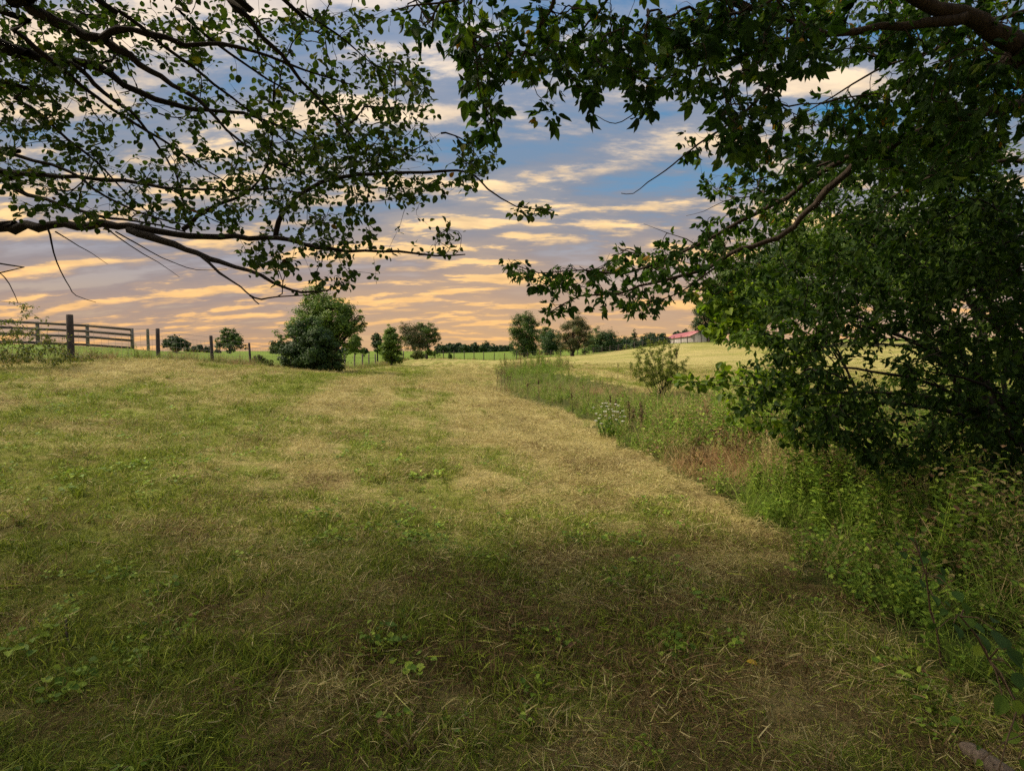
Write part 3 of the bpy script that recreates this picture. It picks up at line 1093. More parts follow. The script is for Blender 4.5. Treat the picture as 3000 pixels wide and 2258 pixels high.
def left_fence():
    hs = [1.40, 1.36, 1.38, 1.35]
    xs = [(-24.5, 14.6), (-18.9, 16.2)]
    pts = xs + [(gx(p, Y), Y) for p, Y in LEFT_POSTS]
    z = H(np.array([p[0] for p in pts]), np.array([p[1] for p in pts]))
    root = thing('wire_fence', 'woven wire fence on dark round posts running along the left edge of the mown field', 'fence', (pts[2][0], pts[2][1], z[2]))
    O = np.array(root.location)
    W = []
    for i, ((x, y), zz) in enumerate(zip(pts, z)):
        g = Geo()
        first = i == 2
        h = {2: 1.47, 3: 1.30, 4: 1.32, 5: 1.28}.get(i, 1.28)
        r = {2: .095, 3: .072, 4: .072, 5: .06}.get(i, .07)
        post_geo(g, x, y, zz, h, r, rng.normal(0, .02))
        p = obj('post', g, M_POST if i < 6 else M_POSTP, root, True, origin=O)
        if first:
            p['label'] = 'thick black corner post, tallest of the fence'
        W.append((x, y, zz))
    g = Geo()
    wire_net(g, W[:8], [.12, .28, .46, .66, .86, 1.05, 1.24], .0055, .30, .0038)
    wire_net(g, W[7:], [.2, .5, .8, 1.1], .004, .6, .003)
    obj('wire_mesh', g, M_WIRE, root, origin=O)


left_fence()


def board_fence():
    # rails (four boards) between square posts, standing on the green rise behind the wire fence
    pts = [(-90, 34.0), (85, 36.5), (192, 38.0), (288, 39.0)]
    P = [np.array([gx(p, Y), Y]) for p, Y in pts]
    P = [np.array([*p, float(H(p[0], p[1]))]) for p in P]
    root = thing('board_fence', 'grey board fence of four horizontal rails on the green rise at the left', 'fence', P[2])
    O = np.array(root.location)
    tops = [698, 697, 702, 709]
    hts = [1.45, 1.45, 1.45, 1.42]
    for p, h in zip(P, hts):
        g = Geo()
        box(g, p + [0, 0, h / 2 - .1], [.075, 0, 0], [0, .075, 0], [0, 0, h / 2 + .12])
        obj('post', g, M_POSTP, root, origin=O)
    for a, b, ha, hb in zip(P[:-1], P[1:], hts[:-1], hts[1:]):
        for k, f in enumerate((.95, .69, .43, .08)):
            g = Geo()
            A, B = a + [0, -.10, ha * f], b + [0, -.10, hb * f]
            d = (B - A) / 2
            box(g, (A + B) / 2, d * 1.005, nrm(np.cross(d, [0, 0, 1])) * .02, [0, 0, .075])
            obj('rail', g, M_BOARD, root, origin=O)
    # lone post beyond the board fence
    x, y = gx(322, 37), 37.0
    z = float(H(x, y))
    g = Geo()
    post_geo(g, x, y, z, 1.42, .09)
    o = obj('fence_post', g, M_POSTP, None, True, origin=(x, y, z))
    o.location = (x, y, z)
    tag(o, 'lone grey round post just right of the board fence end', 'post')


board_fence()


def far_fence():
    pts = [(x, y, float(H(x, y))) for x, y in FF[:-1]]
    root = thing('wire_fence', 'low wire fence on thin posts crossing the far end of the mown field', 'fence', pts[4])
    O = np.array(root.location)
    P = [np.array(p) for p in pts]
    W = []
    for a, b in zip(P[:-1], P[1:]):
        n = 2 if np.linalg.norm(b - a) < 30 else 6
        for i in range(n):
            c = a + (b - a) * i / n
            c[2] = float(H(c[0], c[1]))
            W.append(c)
    for c in W:
        g = Geo()
        post_geo(g, c[0], c[1], c[2], 1.55 + rng.uniform(-.1, .15), .085, 0, 6)
        obj('post', g, M_POST, root, True, origin=O)
    g = Geo()
    wire_net(g, W, [.5, .95, 1.35], .010)
    obj('wire', g, M_WIRE, root, origin=O)


far_fence()


# ------------------------------------------------------------------ barn
def barn():
    A = np.array([*D(1434, 741, 330)[:2], 0])
    B = np.array([*D(1492, 739, 248)[:2], 0])
    A[2] = B[2] = 4.9
    L = B - A
    ln = np.linalg.norm(L)
    u = L / ln
    v = np.array([-u[1], u[0], 0])
    if v[0] < 0:
        v = -v
    w = 10.0
    h, rise = 3.0, 2.6
    root = thing('barn', 'long low pale barn with a bright red metal roof on the rise at right', 'barn', A)
    O = np.array(root.location)
    mw, nt, out = new_mat('barn_siding')
    tc = nt.nodes.new('ShaderNodeTexCoord')
    wv = nt.nodes.new('ShaderNodeTexWave')
    wv.inputs['Scale'].default_value = .35
    nt.links.new(tc.outputs['Object'], wv.inputs[0])
    c = ramp_n(nt, wv.outputs['Fac'], [(.1, (.29, .26, .265)), (.6, (.36, .32, .325))])
    p = N(nt, 'ShaderNodeBsdfPrincipled', Roughness=.6)
    nt.links.new(c, p.inputs['Base Color'])
    nt.links.new(p.outputs[0], out.inputs[0])
    mr = plain_mat('red_metal_roof', (.27, .07, .085), .55, 0, .25, .2)
    up = np.array([0, 0, 1.])
    g = Geo()
    c0, c1, c2, c3 = A, B, B + v * w, A + v * w
    V = [c0 - up, c1 - up, c2 - up, c3 - up, c0 + up * h, c1 + up * h, c2 + up * h, c3 + up * h, (c1 + c2) / 2 + up * (h + rise), (c0 + c3) / 2 + up * (h + rise)]
    g.add(V, Q=[[0, 1, 5, 4], [1, 2, 6, 5], [2, 3, 7, 6], [3, 0, 4, 7]], T=[[5, 6, 8], [4, 9, 7]])
    obj('wall', g, mw, root, origin=O)
    g = Geo()
    for s in (0, 1):
        e0 = (A - u * .5 - v * .6) if s == 0 else (A - u * .5 + v * (w + .6))
        r0 = A - u * .5 + v * w / 2
        sl = rise / (w / 2) * .6
        e0 = e0 + up * (h - sl + .05)
        r0 = r0 + up * (h + rise + .05)
        V = []
        for base in (e0, r0):
            for q in (0, ln + 1.0):
                V += [base + u * q, base + u * q + up * .14]
        g.add(V, Q=[[1, 3, 7, 5], [0, 4, 6, 2], [0, 2, 3, 1], [0, 1, 5, 4], [2, 6, 7, 3]])
    obj('roof', g, mr, root, origin=O)
    g = Geo()
    for q in (.99,):
        c = A + L * q - v * .03 + up * (h * .5)
        box(g, c, u * .12, v * .02, up * h * .5)
    obj('corner_trim', g, mr, root, origin=O)
    g = Geo()
    box(g, (A + L * .52) - v * .04 + up * 1.0, u * 1.6, v * .02, up * 1.0)
    obj('door', g, plain_mat('barn_door', (.40, .37, .37), .6), root, origin=O)


barn()


# ------------------------------------------------------------------ trees and shrubs in the middle and far distance
def limb_path(a, b, n=6, wob=.08, lift=.15):
    u = np.linspace(0, 1, n)[:, None]
    L = np.linalg.norm(b - a)
    p = a + (b - a) * u
    w = rng.normal(0, wob * L / n, (n, 3)).cumsum(0)
    w -= u * w[-1]
    p = p + w
    p[:, 2] += lift * L * (np.sin(np.pi * u[:, 0]) * .5)
    return p


def far_tree(name, label, cat, base_px, Y, lobes, nleaf, lsize, mat, group=None, trunk_r=None, bark=None, clump=.20, depth=.9, dens=1.0,
             weep=0.0, stems=1, sway=0.0, tone=0.0, base_y=None):
    bx = gx(base_px, Y)
    bz = float(H(bx, Y))
    base = np.array([bx, Y, bz])
    root = thing(name, label, cat, base, group)
    LC, LR = [], []
    for (px, py, pr, *e) in lobes:
        c = D(px, py, Y)
        r = pr * S / F * Y
        c[1] += rng.uniform(-.35, .35) * r * 1.5 + (e[0] if e else 0)
        LC.append(c)
        LR.append(r)
    LC, LR = np.array(LC), np.array(LR)
    # clumps on the shells of the lobes
    K = np.maximum(6, (36 * (LR / LR.max()) ** 2).astype(int))
    CC, CR, CL = [], [], []
    for i, k in enumerate(K):
        d = nrm(rng.normal(size=(k, 3)))
        d[:, 1] *= depth
        rr = LR[i] * rng.uniform(.4, 1.08, k)[:, None]
        CC.append(LC[i] + d * rr)
        CR.append(np.full(k, LR[i] * .29) * rng.uniform(.6, 1.25, k))
        CL.append(np.full(k, i))
    CC, CR, CL = np.concatenate(CC), np.concatenate(CR), np.concatenate(CL)
    okc = CC[:, 2] > bz + .05 * (LC[:, 2].max() - bz)
    CC, CR, CL = CC[okc], CR[okc], CL[okc]
    w = CR ** 2
    ci = rng.choice(len(CC), nleaf, p=w / w.sum())
    dd = nrm(rng.normal(size=(nleaf, 3)))
    rad = CR[ci] * rng.random(nleaf) ** .45
    P = CC[ci] + dd * rad[:, None] * np.array([1.15, 1.0, .75]) * 1.25
    stray = rng.random(nleaf) < .06
    P[stray] += rng.normal(0, .12, (stray.sum(), 3)) * LR[CL[ci[stray]]][:, None] * 2
    if weep:
        P[:, 2] -= weep * rng.random(nleaf) ** 2 * LR[CL[ci]]
    P[:, 2] = np.maximum(P[:, 2], bz + .06)
    nor = nrm(dd * .8 + nrm(P - LC[CL[ci]]) * .7 + rng.normal(0, .45, (nleaf, 3)) + np.array([0, 0, .5]))
    ctint = rng.random(len(CC))
    tint = np.clip(.15 + .45 * ctint[ci] + rng.normal(0, .18, nleaf) + tone, 0, 1)
    g = Geo()
    flakes(g, P, nor, lsize * rng.uniform(.6, 1.4, nleaf), tint, .6)
    obj('crown', g, mat, root, origin=base)
    g = Geo()
    top = LC[:, 2].max()
    hgt = top - bz
    tr = trunk_r or hgt * .028
    low = (LC[:, 2] - LR).min()
    fork = bz + max(.12 * hgt, min(.35 * hgt, low - bz + .1 * hgt))
    cx = float(np.average(LC[:, 0], weights=LR))
    if stems > 1:
        fork = bz + .03 * hgt
    for s_ in range(stems):
        off = np.array([rng.normal(0, .25), rng.normal(0, .2), 0]) * (stems > 1) * hgt * .08
        f = np.array([bx + (cx - bx) * .35, Y, fork]) + off * 2
        p = limb_path(base + off + [0, 0, -.2], f, 5, .05, 0)
        tubes(g, p, np.linspace(tr * 1.25, tr * .85, 5), 8)
        for i in range(len(LC)):
            if stems > 1 and i % stems != s_:
                continue
            p = limb_path(f - [0, 0, tr * .5], LC[i], 7, .10, .12)
            tubes(g, p, np.linspace(tr * .62, tr * .14, 7), 6)
            for j in np.where(CL == i)[0][:14]:
                q = limb_path(p[rng.integers(3, 6)], CC[j], 4, .12, .08)
                tubes(g, q, np.linspace(tr * .16, tr * .04, 4), 4)
    obj('trunk', g, bark or M_BARK, root, True, origin=base)
    return root


# left side, by the fence
far_tree('tree', 'tall leafy tree rising behind the dark bush at the left fence, arching to the right', 'tree', 716, 38,
         [(690, 668, 44), (660, 700, 40), (715, 695, 46), (742, 700, 32), (762, 712, 26), (735, 665, 22), (672, 645, 22), (640, 720, 34), (700, 740, 40), (757, 688, 22), (778, 700, 15), (775, 680, 13), (787, 694, 8), (748, 668, 16), (700, 640, 16), (750, 735, 24), (615, 722, 16)],
         26000, .13, M_FAR_B, trunk_r=.14)
far_tree('bush', 'large dark green rounded bush at the left fence under the tree', 'bush', 668, 34.5,
         [(645, 745, 42), (690, 748, 40), (672, 720, 34), (640, 778, 34), (690, 782, 32), (720, 776, 22), (665, 790, 26), (612, 735, 18), (622, 768, 22), (625, 712, 14), (708, 796, 14)],
         26000, .12, M_FAR_D, trunk_r=.06, stems=5)
far_tree('bush', 'small brown and green bush under the thin fourth post of the left fence', 'bush', 562, 33.5,
         [(560, 777, 11), (575, 781, 9), (548, 781, 8), (588, 785, 7)], 2600, .09, M_BRAMBLE, trunk_r=.02, stems=3)
far_tree('bush', 'brownish twiggy bush at the right foot of the big dark bush', 'bush', 728, 35.5,
         [(727, 780, 14), (733, 792, 11), (722, 768, 9)], 2600, .10, M_BRAMBLE, trunk_r=.02, stems=4)
far_tree('tree', 'small dark tree on the left pasture edge between the second and third fence posts', 'tree', 374, 66,
         [(368, 738, 13), (385, 742, 14), (398, 741, 10), (357, 742, 8), (378, 730, 7), (380, 752, 10)], 5000, .20, M_FAR_D)
far_tree('tree', 'round airy tree behind the pasture between the third and fourth fence posts', 'tree', 496, 92,
         [(497, 733, 17), (478, 736, 13), (515, 735, 14), (490, 718, 11), (507, 718, 9), (525, 748, 9), (470, 748, 9), (497, 750, 12), (483, 722, 8)], 5200, .26, M_FAR_G)
for i, (px, py, r) in enumerate([(420, 756, 8), (433, 755, 7), (446, 757, 7), (470, 761, 5), (405, 757, 6)]):
    far_tree('tree', 'small distant bushy tree, ' + ('second', 'third', 'fourth', 'rightmost', 'leftmost')[i] + ' of the row beside the third left fence post', 'tree', px, 150, [(px, py - 3, r), (px - r * .8, py, r * .7), (px + r * .8, py, r * .6)], 900, .45, M_DISTANT, 'low distant trees left of centre')
far_tree('tree', 'pale distant tree peeking left of the big dark bush', 'tree', 603, 95, [(603, 755, 15), (592, 757, 9), (610, 745, 10)], 2500, .26, M_FAR_G)
far_tree('tree', 'light airy tree seen right of the big dark bush, above the pasture', 'tree', 766, 92,
         [(766, 740, 16), (758, 752, 13), (778, 753, 12), (770, 728, 10), (785, 762, 7)], 4200, .24, M_FAR_B)
for i, (px, r) in enumerate([(727, 8), (742, 7), (751, 6), (790, 5)]):
    far_tree('tree', ('first', 'second', 'third', 'last')[i] + ' small bluish distant tree behind the pasture right of the dark bush', 'tree', px, 190, [(px, 757, r), (px + r, 759, r * .7)], 700, .5, M_DISTANT, 'low distant trees behind the bush')

# clump at the bend of the fence
far_tree('tree', 'slim dark tree at the left of the middle clump', 'tree', 816, 70, [(816, 738, 12), (812, 727, 9), (820, 752, 11), (806, 745, 6)], 3600, .17, M_FAR_D)
far_tree('tree', 'bright green bushy tree reaching the ground in front of the middle clump', 'tree', 845, 62,
         [(845, 722, 17), (848, 740, 20), (838, 757, 18), (858, 768, 15), (842, 775, 14), (845, 708, 9), (864, 778, 8), (866, 735, 10)], 15000, .15, M_FAR_B)
far_tree('tree', 'grey green feathery tree leaning left in the middle clump', 'tree', 898, 88,
         [(885, 720, 22), (905, 725, 22), (872, 707, 12), (890, 742, 20), (912, 745, 16), (866, 698, 8), (880, 700, 10)], 12000, .15, M_FAR_BR, weep=.3)
far_tree('tree', 'green tree arching to the right end of the middle clump', 'tree', 922, 96,
         [(920, 712, 16), (935, 722, 14), (943, 735, 9), (908, 706, 10), (947, 741, 6), (925, 735, 13)], 8000, .18, M_FAR_G)
far_tree('bush', 'low brown bush at the foot of the middle clump', 'bush', 900, 80, [(903, 763, 10), (893, 766, 8), (915, 767, 7)], 2400, .16, M_BRAMBLE, stems=3)
far_tree('bush', 'low yellow green bush right of the brown bush at the middle clump', 'bush', 930, 90, [(928, 760, 8), (939, 763, 6), (948, 766, 4)], 1500, .16, M_FAR_B, stems=2)
far_tree('bush', 'tiny lone bush on the far fence line', 'bush', 972, 104, [(972, 769, 5), (972, 763, 3.2)], 700, .16, M_FAR_G)

# far tree line
rl = random.Random(4)
x = 946.0
ti_ = 0
while x < 1105:
    ti_ += 1
    r = rl.uniform(5.5, 8.5)
    hy = 752 - (9 if 970 < x < 995 or 1015 < x < 1050 else 3) * rl.random()
    m = [M_DISTANT, M_FAR_D][rl.random() < .3]
    far_tree('tree', 'dark round tree, ' + ORD[ti_] + ' from the left in the distant line behind the far pasture', 'tree', x, 330 + rl.uniform(-20, 20),
             [(x, hy, r), (x - r * .7, hy + 4, r * .75), (x + r * .7, hy + 3, r * .8), (x, hy + 8, r * .9), (x + r, 759, r * .55), (x - r, 759, r * .55)], 1300, .75, m, 'distant tree line')
    x += rl.uniform(5.5, 8.5)

# right of centre
far_tree('tree', 'tall upright dense green tree at right of centre behind the weeds', 'tree', 1133, 130,
         [(1130, 700, 26), (1122, 728, 24), (1145, 722, 24), (1135, 752, 26), (1150, 750, 18), (1118, 752, 18), (1140, 685, 18), (1118, 688, 14), (1155, 700, 14)], 20000, .26, M_FAR_G)
far_tree('tree', 'dark round tree with a bare dark trunk standing right of the tall green tree', 'tree', 1236, 112,
         [(1240, 712, 30), (1225, 738, 24), (1255, 738, 24), (1240, 690, 18), (1262, 720, 16), (1215, 725, 14), (1238, 750, 18)], 17000, .20, M_FAR_BR, trunk_r=.32)
for i, (px, py, r, Y, m, lab) in enumerate([
        (1190, 738, 20, 160, M_FAR_D, 'dark tree filling the gap between the tall green tree and the trunked tree'),
        (1178, 722, 13, 175, M_FAR_G, 'higher green tree top behind the gap left of the trunked tree'),
        (1285, 735, 22, 165, M_FAR_G, 'broad green tree right behind the dark trunked tree'),
        (1310, 738, 20, 165, M_FAR_D, 'dark broad tree, second to the right of the trunked tree'),
        (1334, 745, 12, 170, M_FAR_D, 'dark lower tree at the right end of the broad tree group'),
        (1352, 741, 12, 210, M_DISTANT, 'bluish distant tree left of the pointed conifer'),
        (1392, 738, 13, 210, M_DISTANT, 'bluish distant tree right of the pointed conifer'),
        (1412, 733, 12, 215, M_DISTANT, 'bluish distant tree with a high top, midway between conifer and barn'),
        (1430, 733, 11, 215, M_DISTANT, 'bluish distant tree just left of the barn roof'),
        (1462, 722, 6, 400, M_DISTANT, 'small tree top just over the middle of the barn roof'),
        (1480, 718, 6, 400, M_DISTANT, 'small tree top over the right part of the barn roof')]):
    r *= 1.22
    far_tree('tree', lab, 'tree', px, Y, [(px, py, r), (px - r * .6, py + r * .5, r * .75), (px + r * .6, py + r * .4, r * .8), (px + r * .1, py - r * .5, r * .6), (px, py + r, r * .8)], int(260 * r), .0022 * Y, m)
far_tree('conifer', 'small pointed dark conifer in front of the distant trees left of the barn', 'tree', 1370, 140,
         [(1370, 712, 4), (1370, 722, 7), (1369, 733, 10), (1371, 745, 11), (1370, 754, 11)], 4200, .22, M_FAR_D)
far_tree('bush', 'small yellowish bush left of the pointed conifer', 'bush', 1352, 132, [(1353, 748, 6), (1358, 752, 5)], 1100, .2, M_WILLOW)
for px, py, r, w in [(1392, 755, 7, 'leftmost'), (1405, 751, 6, 'middle'), (1418, 748, 6, 'rightmost')]:
    far_tree('bush', w + ' low brownish bush on the far fence line left of the barn', 'bush', px, 119, [(px, py - 2, r), (px + r, py, r * .7)], 700, .2, M_BRAMBLE, 'low bushes on the far fence line')

# the dark evergreen beside the barn and the grove behind the right hand thicket
far_tree('tree', 'tall dark tree right of the barn, on the crest', 'tree', 1530, 122,
         [(1515, 670, 20), (1525, 700, 24), (1535, 650, 22), (1550, 690, 26), (1510, 710, 14), (1560, 655, 22), (1540, 625, 18), (1505, 690, 10)], 15000, .25, M_FAR_D, trunk_r=.4)
GROVE = [(1600, 95, 620, 62, M_FAR_G, 'green grove tree behind the thicket, nearest the tall dark tree'),
         (1690, 90, 590, 75, M_FAR_D, 'dark grove tree behind the thicket, second from the barn side'),
         (1780, 84, 560, 85, M_FAR_B, 'light green grove tree behind the middle of the thicket'),
         (1890, 80, 560, 95, M_FAR_G, 'broad grove tree showing through the thicket right of the light green one'),
         (2000, 74, 520, 100, M_FAR_B, 'light green grove tree far right behind the thicket'),
         (2120, 68, 480, 115, M_FAR_G, 'tall grove tree at the right edge behind the thicket')]
for px, Y, py, r, m, lab in GROVE:
    rs = random.Random(px)
    lob = [(px + rs.uniform(-.6, .6) * r, py + rs.uniform(-.5, .9) * r, r * rs.uniform(.35, .6)) for _ in range(11)]
    far_tree('tree', lab, 'tree', px, Y, lob, 24000, .0036 * Y, m, 'grove on the right hand crest', trunk_r=.3)

# weeping shrub in the ditch
# ------------------------------------------------------------------ growing branches for the near trees and thicket
def resample(P, R, step):
    P, R = np.asarray(P, float), np.asarray(R, float)
    # smooth once (Catmull-Rom) then resample
    pts, rad = [], []
    n = len(P)
    for i in range(n - 1):
        p0, p1, p2, p3 = P[max(i - 1, 0)], P[i], P[i + 1], P[min(i + 2, n - 1)]
        m = max(2, int(np.linalg.norm(p2 - p1) / step))
        for j in range(m):
            u = j / m
            pts.append(.5 * ((2 * p1) + (-p0 + p2) * u + (2 * p0 - 5 * p1 + 4 * p2 - p3) * u * u + (-p0 + 3 * p1 - 3 * p2 + p3) * u ** 3))
            rad.append(R[i] + (R[i + 1] - R[i]) * u)
    pts.append(P[-1])
    rad.append(R[-1])
    pts = np.array(pts)
    k = len(pts)
    jit = rng.normal(0, 1, (k, 3)) * np.array(rad)[:, None] * .35
    jit[0] = 0
    return pts + jit, np.array(rad)


class NearTree:
    def __init__(s):
        s.lines = []
        s.attr = []

    def branch(s, pts, r0, r1, d0, d1, pre=None):
        """pts: photograph directions; depth goes from d0 to d1 along them; pre: world points before the first"""
        pts = np.array(pts, float)
        L = np.concatenate([[0], np.cumsum(np.linalg.norm(np.diff(pts, axis=0), axis=1))])
        L /= L[-1]
        P = DV(pts[:, 0], pts[:, 1], d0 + (d1 - d0) * L)
        R = r0 + (r1 - r0) * L ** .8
        if pre is not None:
            pre = np.atleast_2d(np.array(pre, float))
            P = np.concatenate([pre, P])
            R = np.concatenate([np.full(len(pre), r0 * 1.25), R])
        s.lines.append(resample(P, R, .10))

    def world(s, P, R, step=.15):
        s.lines.append(resample(P, R, step))

    def blob(s, cx, cy, rx, ry, n, d0, d1):
        a = rng.uniform(0, 2 * math.pi, n)
        r = rng.random(n) ** .5
        s.attr.append(DV(cx + rx * r * np.cos(a), cy + ry * r * np.sin(a), rng.uniform(d0, d1, n)))

    def grow(s, bend=.12, maxlen=.9):
        nodes, ndir, nrad, par = [], [], [], []
        for P, R in s.lines:
            t = nrm(np.gradient(P, axis=0))
            nodes.append(P)
            ndir.append(t)
            nrad.append(R)
        nodes, ndir = np.concatenate(nodes), np.concatenate(ndir)
        n0 = len(nodes)
        A = np.concatenate(s.attr)
        dmin = np.full(len(A), 1e9)
        for i in range(0, n0, 400):
            dmin = np.minimum(dmin, np.linalg.norm(A[:, None] - nodes[None, i:i + 400], axis=-1).min(1))
        A = A[np.argsort(dmin)]
        M = n0 + 3 * len(A)
        NP, ND = np.zeros((M, 3)), np.zeros((M, 3))
        NP[:n0], ND[:n0] = nodes, ndir
        owner = -np.ones(M, int)
        cnt = n0
        tw, twp = [], []
        for k, a in enumerate(A):
            v = a - NP[:cnt]
            d = np.sqrt((v * v).sum(1))
            cosa = (v * ND[:cnt]).sum(1) / np.maximum(d, 1e-6)
            cost = d * (1.55 - .55 * cosa)
            j = int(np.argmin(cost))
            d_ = d[j]
            if d_ < 1e-4:
                d_ = 1e-4
            p0 = NP[j]
            c = p0 + ND[j] * d_ * .35
            u = np.array([0, .34, .67, 1.0])[:, None]
            q = (1 - u) ** 2 * p0 + 2 * (1 - u) * u * c + u ** 2 * a
            q[1:3] += rng.normal(0, bend * d_ * .35, (2, 3))
            tw.append(q)
            twp.append(owner[j])
            t = nrm(np.diff(q, axis=0))
            NP[cnt:cnt + 3] = q[1:]
            ND[cnt:cnt + 3] = t
            owner[cnt:cnt + 3] = k
            cnt += 3
        tw, twp = np.array(tw), np.array(twp)
        cntd = np.ones(len(tw))
        for k in range(len(tw) - 1, -1, -1):
            if twp[k] >= 0:
                cntd[twp[k]] += cntd[k]
        s.tw, s.cnt = tw, cntd
        return tw, cntd


def leaf_clusters(g, tw, nper, size, tintf, shape, droop=.5, spread=1.0, petiole=.03, tips=(.35, 1.0)):
    """leaves along each twig"""
    T = len(tw)
    n = T * nper
    ti = np.repeat(np.arange(T), nper)
    u = rng.uniform(tips[0], tips[1], n)
    seg = np.minimum((u * 3).astype(int), 2)
    f = u * 3 - seg
    p = tw[ti, seg] * (1 - f[:, None]) + tw[ti, seg + 1] * f[:, None]
    t = nrm(tw[ti, seg + 1] - tw[ti, seg])
    rnd = nrm(rng.normal(size=(n, 3)))
    d = nrm(t * .55 + rnd * spread + np.array([0, 0, -droop]))
    up = nrm(np.array([0, 0, 1.]) + rng.normal(0, .55, (n, 3)))
    sz = rng.uniform(size[0], size[1], n)
    p = p + d * (petiole * rng.uniform(.3, 1.3, n))[:, None] + rng.normal(0, .012, (n, 3))
    leaves(g, p, d, up, sz, tintf(n, ti), shape)


def palm_clusters(g, tw, size, tintf, per=2, droop=.7):
    """compound leaves: five leaflets from one point, hanging"""
    T = len(tw)
    ti = np.repeat(np.arange(T), per)
    n = len(ti)
    u = rng.uniform(.5, 1.0, n)
    u[::per] = 1.0
    seg = np.minimum((u * 3).astype(int), 2)
    f = np.clip(u * 3 - seg, 0, 1)
    p = tw[ti, seg] * (1 - f[:, None]) + tw[ti, seg + 1] * f[:, None]
    t = nrm(tw[ti, seg + 1] - tw[ti, seg])
    ax = nrm(t * .5 + nrm(rng.normal(size=(n, 3))) * .75 + np.array([0, 0, -droop]))
    p = p + ax * rng.uniform(.02, .06, n)[:, None]
    sd = nrm(np.cross(ax, nrm(rng.normal(size=(n, 3)))))
    up = np.cross(sd, ax)
    base = rng.uniform(size[0], size[1], n)
    tt = tintf(n, ti)
    for k, ang in enumerate((-.95, -.5, 0, .5, .95)):
        keep = rng.random(n) > (.25 if k in (0, 4) else .05)
        a = ang + rng.normal(0, .15, n)
        d = np.cos(a)[:, None] * ax + np.sin(a)[:, None] * sd + rng.normal(0, .12, (n, 3))
        sc = base * (1 - .22 * abs(k - 2)) * rng.uniform(.85, 1.15, n)
        leaves(g, (p + d * .008)[keep], d[keep], (up + rng.normal(0, .3, (n, 3)))[keep], sc[keep], np.clip(tt + rng.normal(0, .06, n), 0, 1)[keep], 'oval')


def branch_meshes(t, root, O, bark, rmin=.0013, rexp=.42, trunkname='trunk'):
    g = Geo()
    for P, R in t.lines:
        k = 10 if R.max() > .06 else 7
        tubes(g, P, R * (1 + .06 * rng.normal(size=len(R))), k)
    obj(trunkname, g, bark, root, True, origin=O)
    g = Geo()
    r0 = rmin * t.cnt ** rexp
    R = r0[:, None] * np.array([1.15, 1.0, .85, .6])
    tubes(g, t.tw, R, 4)
    obj('twigs', g, bark, root, origin=O)


def out_of_view(P, m=90):
    """keep what the photograph does not show (the rest of a crown, filled out to shade the foreground)"""
    Y = P[:, 1] * CT - (P[:, 2] - CAM_Z) * ST
    Z = P[:, 1] * ST + (P[:, 2] - CAM_Z) * CT
    Yc = np.maximum(Y, .05)
    u, v = 512 + F * P[:, 0] / Yc, 385 - F * Z / Yc
    ins = (Y > .05) & (u > -m) & (u < 1024 + m) & (v > -m) & (v < 770 + m)
    return ~ins & (np.linalg.norm(P - [0, 0, CAM_Z], axis=1) > 1.3)


def shade_crown(g, cen, rad, n, size, tint0=.4, shape='oval'):  # unseen crown leaves, massed where they shade the foreground
    d = nrm(rng.normal(size=(n, 3)))
    P = np.array(cen) + d * (rng.random(n) ** .4)[:, None] * np.array(rad)
    P = P[out_of_view(P)]
    P = P[P[:, 2] > 2.6]
    n = len(P)
    dd = nrm(rng.normal(size=(n, 3)) + [0, 0, -.3])
    leaves(g, P, dd, nrm(np.array([0, 0, 1.]) + rng.normal(0, .5, (n, 3))), rng.uniform(size * .7, size * 1.3, n), np.clip(rng.normal(tint0, .2, n), 0, 1), shape)


